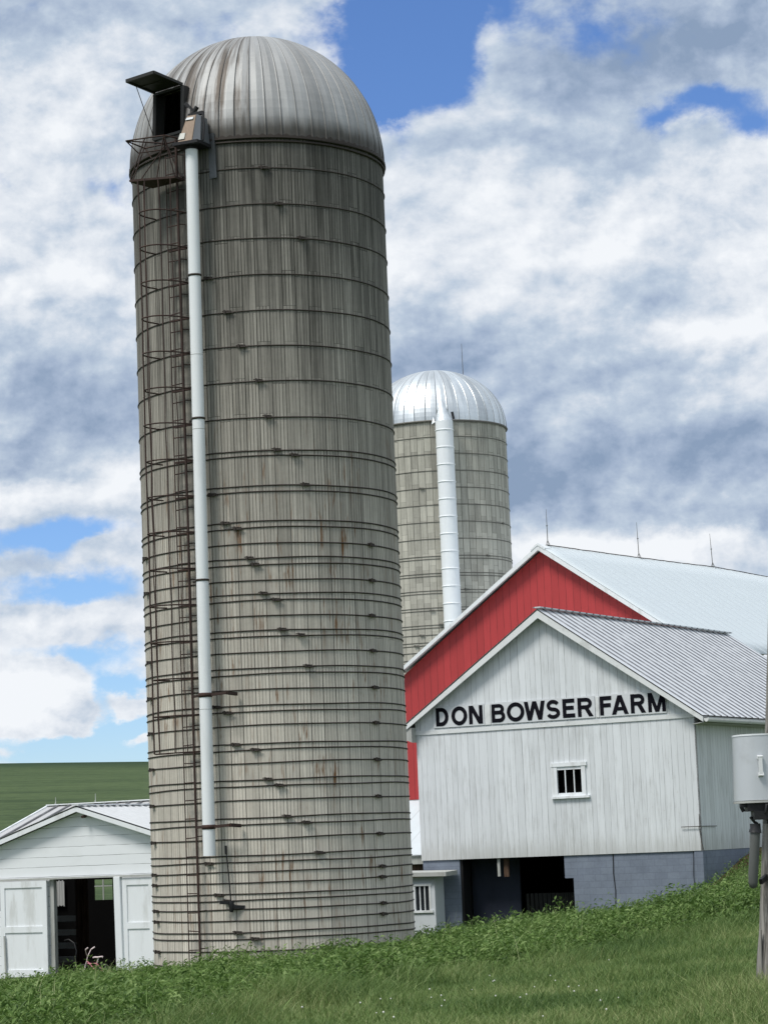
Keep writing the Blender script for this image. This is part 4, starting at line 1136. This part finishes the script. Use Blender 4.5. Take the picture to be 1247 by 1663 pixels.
# roofs
b = MB()
corr_roof(b, (0, -.3, GPZ + .03), (0, 4.3, GPZ + .03), (GE + .3, -.3, GPZ - SL * (GE + .3) + .03), (GE + .3, 4.3, GPZ - SL * (GE + .3) + .03), .30, .012, 6)
corr_roof(b, (0, -.3, GPZ + .03), (0, 4.3, GPZ + .03), (-GE - .3, -.3, GPZ - SL * (GE + .3) + .03), (-GE - .3, 4.3, GPZ - SL * (GE + .3) + .03), .30, .012, 6)
gr = b.build('roof', M['roofplain'], sh)
b = MB(); b.beam((-.0, -.32, GPZ + .055), (0, 4.2, GPZ + .055), .24, .025); b.build('ridge_cap', M['paintw'], gr)
b = MB()
for sgn in (-1, 1):
    e_ = sgn * (GE + .3); ze = GPZ - SL * (GE + .3)
    b.slab([(0, -.28, GPZ + .0), (e_, -.28, ze), (e_, -.28, ze - .13), (0, -.28, GPZ - .13)], (0, 1, 0), .04)
    b.slab([(0, -.24, GPZ - .06), (e_, -.24, ze - .06), (e_, .1, ze - .06), (0, .1, GPZ - .06)], (0, 0, 1), .02)
b.build('rake_board', M['paintw'], sh)
WV, WZ = 4.5, 1.545; WL = -4.66
b = MB()
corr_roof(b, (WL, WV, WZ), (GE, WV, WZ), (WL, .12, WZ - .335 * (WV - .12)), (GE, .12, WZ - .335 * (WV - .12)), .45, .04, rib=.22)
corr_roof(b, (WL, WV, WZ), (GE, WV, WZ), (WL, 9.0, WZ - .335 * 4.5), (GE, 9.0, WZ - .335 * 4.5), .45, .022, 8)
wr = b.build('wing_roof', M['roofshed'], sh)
b = MB(); b.beam((WL - .03, WV, WZ + .03), (GE, WV, WZ + .03), .22, .03); b.beam((WL - .03, WV, WZ + .01), (WL - .03, .12, WZ - .335 * (WV - .12) + .01), .07, .05); b.build('ridge_cap', M['paintw'], wr)
for (u_, v_, z_) in ((-4.4, WV, WZ), (-2.9, WV, WZ), (-.7, WV, WZ)):
    b = MB(); b.tube([(u_, v_, z_), (u_, v_, z_ + (.30 if u_ > -3.5 else .26))], [.014, .008], 5); b.tube([(u_ - .1, v_, z_ - .03), (u_, v_, z_ + .12)], .006, 5); b.build('lightning_rod', M['greytrim'], sh)
b = MB(); b.beam((.08, -.1, 1.10), (.35, -.1, 1.17), .03, .03); b.tube([(.22, -.12, 1.1), (.22, -.3, 1.08)], .04, 8); b.build('gable_lamp', M['rust'], sh)
# sliding doors
def shed_door(u0, u1, v_, zt, zb_, mid):
    q = MB(); q.box(u0, u1, v_, v_ + .03, zb_, zt)
    d = q.build('sliding_door', M['paintw'], sh)
    q = MB(); w = .16
    q.box(u0, u0 + w, v_ - .03, v_ - .002, zb_, zt); q.box(u1 - w, u1, v_ - .03, v_ - .002, zb_, zt)
    q.box(u0 + w, u1 - w, v_ - .03, v_ - .002, zt - .18, zt); q.box(u0 + w, u1 - w, v_ - .03, v_ - .002, mid, mid + .17); q.box(u0 + w, u1 - w, v_ - .03, v_ - .002, zb_, zb_ + .2)
    q.build('door_frame', M['paintw'], d)
    return d
shed_door(-2.87, -1.22, -.10, -.64, -3.30, -2.07)
shed_door(1.36, 2.42, -.06, -.66, -3.30, -2.03)
b = MB(); b.box(-4.8, 4.8, -.14, -.03, DT - .03, DT + .02); b.build('door_track', M['greytrim'], sh)
b = MB(); b.box(-1.2, -1.06, .0, .14, -3.4, DT); b.build('jamb_post', M['greytrim'], sh)
b = MB(); b.hexa([(1.15, -.16, -3.35), (1.38, -.16, -3.35), (1.38, -.04, -3.35), (1.15, -.04, -3.35), (1.12, -.16, -.60), (1.34, -.16, -.60), (1.34, -.04, -.60), (1.12, -.04, -.60)]); b.build('jamb_post', M['paintw'], sh, bevel=.015)
b = MB(); b.tube([(-2.72, -.16, -2.15), (-2.68, -.17, -3.3)], .03, 8); b.build('door_guide', M['greytrim'], sh)
b = MB(); b.box(-3.36, -3.08, 4.0, 4.25, -3.4, .9); b.build('post', M['beam'], sh)
for i, z_ in enumerate((-1.92, -2.33, -2.72, -3.12)):
    b = MB(); b.box(-5.6, -3.38, 4.05, 4.09, z_, z_ + .17); b.build('stall_board', M['greytrim'], sh)
# hose hanging inside
b = MB(); o_ = SW + rr_ * -.9 + aa_ * .3
pts = [Vector((-.05, 0, -2.33)), Vector((.1, 0, -2.30)), Vector((.28, 0, -2.40)), Vector((.36, 0, -2.62)), Vector((.30, 0, -2.95)), Vector((.24, 0, -3.35))]
hz_ = empty('garden_hose', (o_.x, o_.y, -3.35), -BH, 'grey hose looping down inside the open shed doorway', 'hose')
b.tube(pts, .022, 8); b.tube([pts[4], pts[5]], .024, 8); b.build('hose_pipe', M['black'], hz_)

# ---- kids bicycle in the doorway
bo = SW + rr_ * .68 + aa_ * -.55
bk = empty('bicycle', (bo.x, bo.y, -3.35), -BH + R_(12), "child's pink bicycle with pale saddle standing in the shed doorway", 'bicycle')
def wheel(cx_):
    q = MB(); n = 28
    rows = []
    for i in range(n + 1):
        a = 2 * PI * i / n
        rows.append([(cx_ + (.19 + .016 * math.cos(t)) * math.cos(a), .016 * math.sin(t), -3.35 + .206 + (.19 + .016 * math.cos(t)) * math.sin(a)) for t in (PI / 3 * k for k in range(6))])
    q.grid(rows, closed=True); w = q.build('wheel', M['blackrub'], bk)
    q = MB()
    for i in range(10):
        a = 2 * PI * i / 10; q.tube([(cx_, 0, -3.144), (cx_ + .18 * math.cos(a), 0, -3.144 + .18 * math.sin(a))], .003, 4)
    q.tube([(cx_, -.03, -3.144), (cx_, .03, -3.144)], .02, 8); q.build('spokes', M['paint'], w)
wheel(-.30); wheel(.30)
G = -3.35
b = MB()
hd0, sb, bb = Vector((-.20, 0, G + .50)), Vector((.10, 0, G + .42)), Vector((.04, 0, G + .24))
b.tube([hd0, bb], .016, 8); b.tube([hd0 + Vector((.02, 0, -.08)), sb], .014, 8); b.tube([sb + Vector((.02, 0, .08)), bb], .014, 8)
for s_ in (-.03, .03): b.tube([bb + Vector((0, s_, 0)), (.30, s_, G + .206)], .009, 6); b.tube([sb + Vector((0, s_ * .6, 0)), (.30, s_, G + .206)], .008, 6)
b.build('frame', M['pink'], bk)
b = MB()
for s_ in (-.03, .03): b.tube([hd0 + Vector((-.01, s_ * .6, -.03)), (-.30, s_, G + .206)], .010, 6)
b.tube([hd0 + Vector((-.02, 0, -.06)), hd0 + Vector((.03, 0, .14))], .013, 8); b.build('fork', M['pinkw'], bk)
b = MB(); ht = hd0 + Vector((.03, 0, .14))
b.tube([ht + Vector((.08, -.22, .20)), ht + Vector((.02, -.18, .16)), ht + Vector((-.01, -.06, .02)), ht, ht + Vector((-.01, .06, .02)), ht + Vector((.02, .18, .16)), ht + Vector((.08, .22, .20))], .011, 8)
hb = b.build('handlebar', M['pinkw'], bk)
for s_ in (-1, 1):
    b = MB(); b.tube([ht + Vector((.03, s_ * .19, .165)), ht + Vector((.11, s_ * .23, .22))], .019, 8); b.build('grip', M['pinkw'], hb)
b = MB(); st_ = Vector((.14, 0, G + .58))
rows = []
for x_, w, h_ in ((-.16, .012, 0), (-.10, .022, .01), (0, .04, .005), (.07, .085, .015), (.12, .07, .02), (.135, .02, .0)):
    rows.append([st_ + Vector((x_, w * math.cos(t), h_ + .022 * math.sin(t))) for t in (2 * PI * k / 10 for k in range(10))])
b.grid(rows, closed=True); b.face(rows[0]); b.face(rows[-1][::-1])
b.build('saddle', M['pinkw'], bk)
b = MB(); b.tube([sb, st_ + Vector((.01, 0, -.01))], .012, 8); b.build('seat_post', M['paint'], bk)

# ------------------------------------------------------------------ utility pole
PX, PY = 3.50, 24.0
pg = float(gz(PX, PY))
up_ = empty('utility_pole', (PX, PY, pg), 0, 'weathered grey wooden utility pole leaning right at the edge of the picture', 'pole')
b = MB(); rows = []; rs = random.Random(11)
for i in range(40):
    z_ = pg - .3 + i * .22; t = (z_ + 1.53) / 3.92
    cx_ = .352 * t; r0 = .155 - .006 * t
    if z_ < -1.1: r0 += .012
    row = []
    for k in range(28):
        a = 2 * PI * k / 28
        row.append((cx_ + r0 * math.cos(a) * (1 + .03 * math.sin(5 * a + .3 * i) + .02 * math.sin(11 * a)), r0 * math.sin(a) * (1 + .02 * math.sin(7 * a)), z_))
    rows.append(row)
b.grid(rows, closed=True); b.face(rows[-1]); b.build('pole', M['pole'], up_)
b = MB(); b.tube([(-.11, -.12, -.95), (-.125, -.10, -1.25), (-.13, -.09, -1.62)], [.012, .028, .03], 8); b.build('ground_wire_guard', M['pole'], up_)
# curved front enclosure
mxc, mw, md = 3.447 - PX, .215, .24
b = MB(); prof = []
for i in range(17):
    t = -PI / 2 + PI * i / 16
    prof.append((mxc + mw * math.copysign(abs(math.sin(t)) ** .75, math.sin(t)), -.20 - md * abs(math.cos(t)) ** .9))
prof = [(mxc - mw, -.10)] + prof + [(mxc + mw, -.10)]
rows = [[(x_ - (.02 if z_ < .3 else 0) * (1 if x_ < mxc else 0), y_, z_) for x_, y_ in prof] for z_ in (.262, .27, .86, .872)]
b.grid(rows, closed=True); b.face([(x_, y_, .872) for x_, y_ in prof]); b.face([(x_, y_, .262) for x_, y_ in prof][::-1])
mb_ = b.build('meter_enclosure', M['meter'], up_)
b = MB(); b.grid([[(mxc + (x_ - mxc) * 1.02, y_ * 1.01, z_) for x_, y_ in prof] for z_ in (.868, .884)], closed=True); b.face([(mxc + (x_ - mxc) * 1.02, y_ * 1.01, .884) for x_, y_ in prof]); b.build('lid', M['paintw'], mb_)
b = MB(); b.beam((-.065, -.475, .66), (-.065, -.475, .50), .035, .02, up=(0, 1, 0)); b.beam((-.065, -.44, .665), (-.065, -.485, .655), .05, .03); b.beam((-.065, -.44, .495), (-.065, -.485, .505), .05, .03)
b.build('handle', M['paint'], mb_)
b = MB(); b.grid([[(mxc + (x_ - mxc) * 1.07 - .01, y_ * 1.02, z_) for x_, y_ in prof] for z_ in (.238, .258)], closed=True); b.face([(mxc + (x_ - mxc) * 1.07 - .01, y_ * 1.02, .258) for x_, y_ in prof]); b.face([(mxc + (x_ - mxc) * 1.07 - .01, y_ * 1.02, .238) for x_, y_ in prof][::-1])
b.build('flange', M['greytrim'], mb_)
b = MB(); b.box(-.20, -.02, -.40, -.18, .16, .235); b.box(-.145, -.0, -.42, -.2, .08, .16); b.box(-.26, -.20, -.36, -.28, .20, .237); b.tube([(-.25, -.33, .21), (-.23, -.33, .16)], .018, 8); b.box(-.02, .12, -.36, -.14, .04, .235)
b.tube([(-.04, -.43, .14), (-.03, -.45, .22), (.03, -.45, .225), (.045, -.44, .12)], .013, 8)
b.build('switch_gear', M['black'], mb_)
b = MB(); b.box(.0, .085, -.455, -.43, .075, .165); b.build('tag', M['tagwhite'], mb_)
b = MB(); b.tube([(-.165, -.30, .11), (-.13, -.30, .06), (-.10, -.30, .04)], .014, 8); b.tube([(-.125, -.30, .045), (-.125, -.30, .0), (-.13, -.30, -.04)], [.05, .052, .062], 16); b.build('cable_gland', M['blackrub'], mb_)
b = MB(); cpts = [(-.128, -.30, -.03), (-.140, -.30, -.15), (-.155, -.29, -.30), (-.168, -.28, -.42), (-.172, -.27, -.50), (-.172, -.27, -.545), (-.170, -.27, -.56)]
b.tube(cpts, [.047, .047, .047, .046, .045, .036, .012], 18); b.build('conduit', M['conduit'], up_)
b = MB(); b.beam((-.10, -.27, -.5), (-.02, -.10, -.46), .03, .05); b.build('conduit_strap', M['black'], up_)

# ------------------------------------------------------------------ vegetation
def np_mesh(name, verts, nper, faces_local, tint, mat, label=None, cat=None):
    """verts (n, nper, 3); faces_local list of index tuples (all quads or tris)"""
    n = verts.shape[0]
    fl = np.array(faces_local); k = fl.shape[1]
    F = (np.arange(n)[:, None, None] * nper + fl[None]).reshape(-1, k)
    me = bpy.data.meshes.new(name)
    me.vertices.add(n * nper); me.vertices.foreach_set('co', verts.reshape(-1).astype(np.float32))
    me.loops.add(F.size); me.loops.foreach_set('vertex_index', F.reshape(-1).astype(np.int32))
    me.polygons.add(len(F)); me.polygons.foreach_set('loop_start', (np.arange(len(F)) * k).astype(np.int32)); me.polygons.foreach_set('loop_total', np.full(len(F), k, np.int32))
    me.update(calc_edges=True)
    at = me.attributes.new('tint', 'FLOAT', 'POINT'); at.data.foreach_set('value', np.repeat(tint, nper).astype(np.float32))
    me.materials.append(mat)
    o = bpy.data.objects.new(name, me); C.objects.link(o)
    return tag(o, label, cat, kind='stuff')

rng = np.random.default_rng(7)
def smooth_noise(x, y, s, seed=0):
    r = np.random.default_rng(seed); v = np.zeros_like(x)
    for i in range(7):
        a = r.uniform(0, 2 * PI); f_ = s * r.uniform(.6, 1.8); v += np.sin((x * math.cos(a) + y * math.sin(a)) * f_ + r.uniform(0, 6))
    return v / 7
BX = np.array([-14, -3.2, -2.0, -.9, .75, 2.9, 4.5, 5.6, 8, 14.]); BY = np.array([18, 20, 24.5, 26.5, 31, 36.0, 38.0, 38.3, 38.5, 39.])
def ybound(x): return np.interp(x, BX, BY)
def hidden_by_building(x, y):
    ins = (x - SCX) ** 2 + (y - SCY) ** 2 < (SR + .05) ** 2
    d = np.stack([x - CW.x, y - CW.y], -1); u = d @ np.array([rr_.x, rr_.y]); v = d @ np.array([aa_.x, aa_.y])
    ins |= (u > -12) & (u < .03) & (v > -1.5) & (v < 50)
    d = np.stack([x - SW.x, y - SW.y], -1); u = d @ np.array([rr_.x, rr_.y]); v = d @ np.array([aa_.x, aa_.y])
    ins |= (u > -8) & (u < 5) & (v > -.2) & (v < 9)
    return ins
def scatter(n, x0, x1, y0, y1):
    x = rng.uniform(x0, x1, n); y = rng.uniform(y0, y1, n)
    half = .165 * y + .9              # the wedge the camera looks into, with a margin
    k = (np.abs(x) < half) & ~hidden_by_building(x, y)
    return x[k], y[k]
def weed_height(x, y):
    e_ = ss(0, 2.2, y - ybound(x))
    h = .12 + .20 * e_ + .22 * smooth_noise(x, y, 1.6, 1) + .20 * smooth_noise(x, y, 5.5, 2) + .12 * ss(3.5, 6.5, x)
    return np.clip(h, .10, .72) * np.where(y > 50, .8, 1)
# leafy weeds
def weeds():
    xs_, ys_ = [], []
    for n, y0, y1 in ((18000, 20, 30), (38000, 30, 40), (26000, 40, 46), (9000, 46, 56), (9000, 56, 79)):
        x, y = scatter(n, -9, 13.5, y0, y1); k = y > ybound(x) + .35 * smooth_noise(x, y, 2.2, 5)
        k &= rng.random(len(x)) < ss(-.2, 2.0, y - ybound(x) + .5 * smooth_noise(x, y, 1.7, 6)) * (.8 + .5 * smooth_noise(x, y, 1.3, 32)); xs_.append(x[k]); ys_.append(y[k])
    x = np.concatenate(xs_); y = np.concatenate(ys_)
    h = weed_height(x, y) * rng.uniform(.6, 1.3, len(x))
    nl = 10
    X = np.repeat(x, nl); Y = np.repeat(y, nl); H = np.repeat(h, nl)
    lx = np.repeat(rng.normal(.10, .16, len(x)), nl); ly = np.repeat(rng.normal(0, .14, len(x)), nl)
    t = rng.uniform(.18, 1.0, len(X)) ** .8
    n = len(X)
    px_ = X + lx * t * H + rng.normal(0, .045, n); py_ = Y + ly * t * H + rng.normal(0, .045, n); pz_ = gz(X, Y) + H * t
    L = np.repeat(rng.uniform(.045, .115, len(x)), nl) * rng.uniform(.6, 1.15, n); Wd = L * np.repeat(rng.uniform(.16, .5, len(x)), nl)
    a = np.where(rng.random(n) < .4, rng.normal(.25, .6, n), rng.uniform(0, 2 * PI, n)); el_ = rng.uniform(-.7, 1.1, n)
    d = np.stack([np.cos(a) * np.cos(el_), np.sin(a) * np.cos(el_), np.sin(el_)], -1)
    s_ = np.cross(d, np.array([0, 0, 1.0])); s_ /= np.linalg.norm(s_, axis=1)[:, None]
    roll = rng.uniform(-.9, .9, n)[:, None]; upv = np.cross(s_, d); s2 = s_ * np.cos(roll) + upv * np.sin(roll); up2 = np.cross(s2, d)
    p_ = np.stack([px_, py_, pz_], -1)
    V = np.stack([p_, p_ + d * (L * .45)[:, None] + s2 * (Wd / 2)[:, None] + up2 * (L * .12)[:, None], p_ + d * L[:, None] - up2 * (L * .1)[:, None], p_ + d * (L * .45)[:, None] - s2 * (Wd / 2)[:, None] + up2 * (L * .12)[:, None]], 1)
    L = L * 1
    tint = np.clip(.42 + .32 * smooth_noise(X, Y, 1.6, 3) + .2 * smooth_noise(X, Y, 5.0, 4) + rng.normal(0, .18, n) + .12 * (t - .5) + .1 * np.repeat(rng.normal(0, 1, len(x)), nl), 0, 1)
    np_mesh('weeds', V, 4, [(0, 1, 2), (0, 2, 3)], tint, M['weed'], 'dense knee-high leafy green weeds along the bank below the silo and barn', 'weeds')
weeds()
def blades(name, x, y, h, w, lean, tint, mat, label, cat, segs=4, arch=.6, pref=.35):
    n = len(x); z0 = gz(x, y) - .01
    a = rng.uniform(0, 2 * PI, n); a = np.where(rng.random(n) < pref, rng.normal(.3, .6, n), a)
    dx, dy = np.cos(a), np.sin(a)
    fa = rng.uniform(0, PI, n); wx, wy = np.cos(fa), np.sin(fa) * .5
    rows = []
    for i in range(segs + 1):
        t = i / segs
        off = lean * h * (t ** 1.9); zz_ = z0 + h * (t - arch * .35 * t ** 3.2 * np.clip(lean, 0, 1.5))
        c_ = np.stack([x + dx * off, y + dy * off, zz_], -1)
        ww = w * (1 - t ** 1.6) * .5 + .0006
        rows += [c_ - np.stack([wx * ww, wy * ww, 0 * ww], -1), c_ + np.stack([wx * ww, wy * ww, 0 * ww], -1)]
    V = np.stack(rows, 1)
    F = [(2 * i, 2 * i + 1, 2 * i + 3, 2 * i + 2) for i in range(segs)]
    return np_mesh(name, V, 2 * (segs + 1), F, tint, mat, label, cat)
# long arching grass among the weeds
x, y = scatter(150000, -9, 13.5, 20, 79); k = (y > ybound(x) - .9) & (rng.random(len(x)) < .55 + .45 * smooth_noise(x, y, 1.1, 31)) & ((y < 48) | (rng.random(len(x)) < .25)); x, y = x[k], y[k]
h = weed_height(x, y) * rng.uniform(.7, 1.5, len(x)) * (1 + .25 * smooth_noise(x, y, 2.6, 33))
blades('tall_grass', x, y, h, rng.uniform(.009, .019, len(x)), rng.uniform(.25, 1.1, len(x)), np.clip(.40 + .25 * smooth_noise(x, y, 1.5, 9) + rng.normal(0, .24, len(x)), 0, 1), M['blade'],
       'long arching pale green grass blades rising among the leafy weeds', 'grass')
x, y = scatter(2600, -9, 13.5, 21, 60); k = (y > ybound(x) - .2) & (rng.random(len(x)) < .5 + .6 * smooth_noise(x, y, 1.0, 51)); x, y = x[k], y[k]
h = weed_height(x, y) * rng.uniform(1.0, 1.7, len(x)) + .06
blades('seed_stems', x, y, h, rng.uniform(.006, .010, len(x)), rng.uniform(.05, .45, len(x)), rng.uniform(.75, 1.0, len(x)), M['blade'], 'thin pale seed stalks standing above the weeds', 'grass', segs=3)
# mown lawn in front
xs_, ys_ = [], []
for n, y0, y1 in ((120000, 19.5, 25), (130000, 25, 32), (90000, 32, 40)):
    x, y = scatter(n, -5, 9, y0, y1); k = y < ybound(x) + .9; xs_.append(x[k]); ys_.append(y[k])
x = np.concatenate(xs_); y = np.concatenate(ys_)
h = (.095 + .05 * smooth_noise(x, y, 2.1, 12) + .03 * smooth_noise(x, y, 6, 13)) * rng.uniform(.6, 1.6, len(x))
rt = ss(2.0, 3.6, x) * ss(26.5, 22, y); h = h * (1 + 1.6 * rt) * (1 + 1.3 * ss(-2.2, .3, y - ybound(x))) * (1 + .5 * smooth_noise(x, y, 3.3, 41))
h = np.clip(h, .03, .5)
tn = np.clip(.42 + .34 * smooth_noise(x, y, 1.2, 14) + .24 * smooth_noise(x * .4, y, 3, 15) + rng.normal(0, .2, len(x)) + .2 * rt, 0, 1)
blades('lawn_grass', x, y, h, rng.uniform(.006, .011, len(x)), rng.uniform(.2, 1.0, len(x)), tn, M['lawn'], 'rough mown lawn in front of the weeds, running to the lower right', 'lawn', segs=2, pref=.15)
# clover flowers dotted in the lawn
b = MB(); rs = random.Random(21); cnt = 0
while cnt < 34:
    x_, y_ = rs.uniform(-2, 4), rs.uniform(21.5, 34)
    if rs.random() < .5: x_, y_ = rs.gauss(.3, .8), rs.gauss(24, 1.0)
    if y_ > ybound(x_) - .2: continue
    z_ = float(gz(x_, y_)) + rs.uniform(.10, .17); r_ = rs.uniform(.006, .010)
    b.tube([(x_, y_, z_ - r_), (x_, y_, z_ - r_ * .4), (x_, y_, z_ + r_ * .5), (x_, y_, z_ + r_)], [r_ * .4, r_, r_ * .8, r_ * .2], 6)
    cnt += 1
b.build('clover_flowers', M['flower'], None, kind='stuff', label='tiny white clover flowers scattered over the mown lawn', cat='flowers')
# bare earth strip along the side wall
b = MB(); rows = []
for v_, z1 in ((.1, -1.95), (1.0, -1.72), (2.0, -1.42), (3.0, -1.12), (4.2, -.85), (7, -.7)):
    p_ = CW + rr_ * .01 + aa_ * v_; q_ = CW + rr_ * .55 + aa_ * v_
    rows.append([(p_.x, p_.y, z1 + .22), (p_.x * .6 + q_.x * .4, p_.y * .6 + q_.y * .4, z1 + .08), (q_.x, q_.y, z1 - .25)])
b.grid(rows); b.build('earth_bank', M['earth'], None, kind='structure')
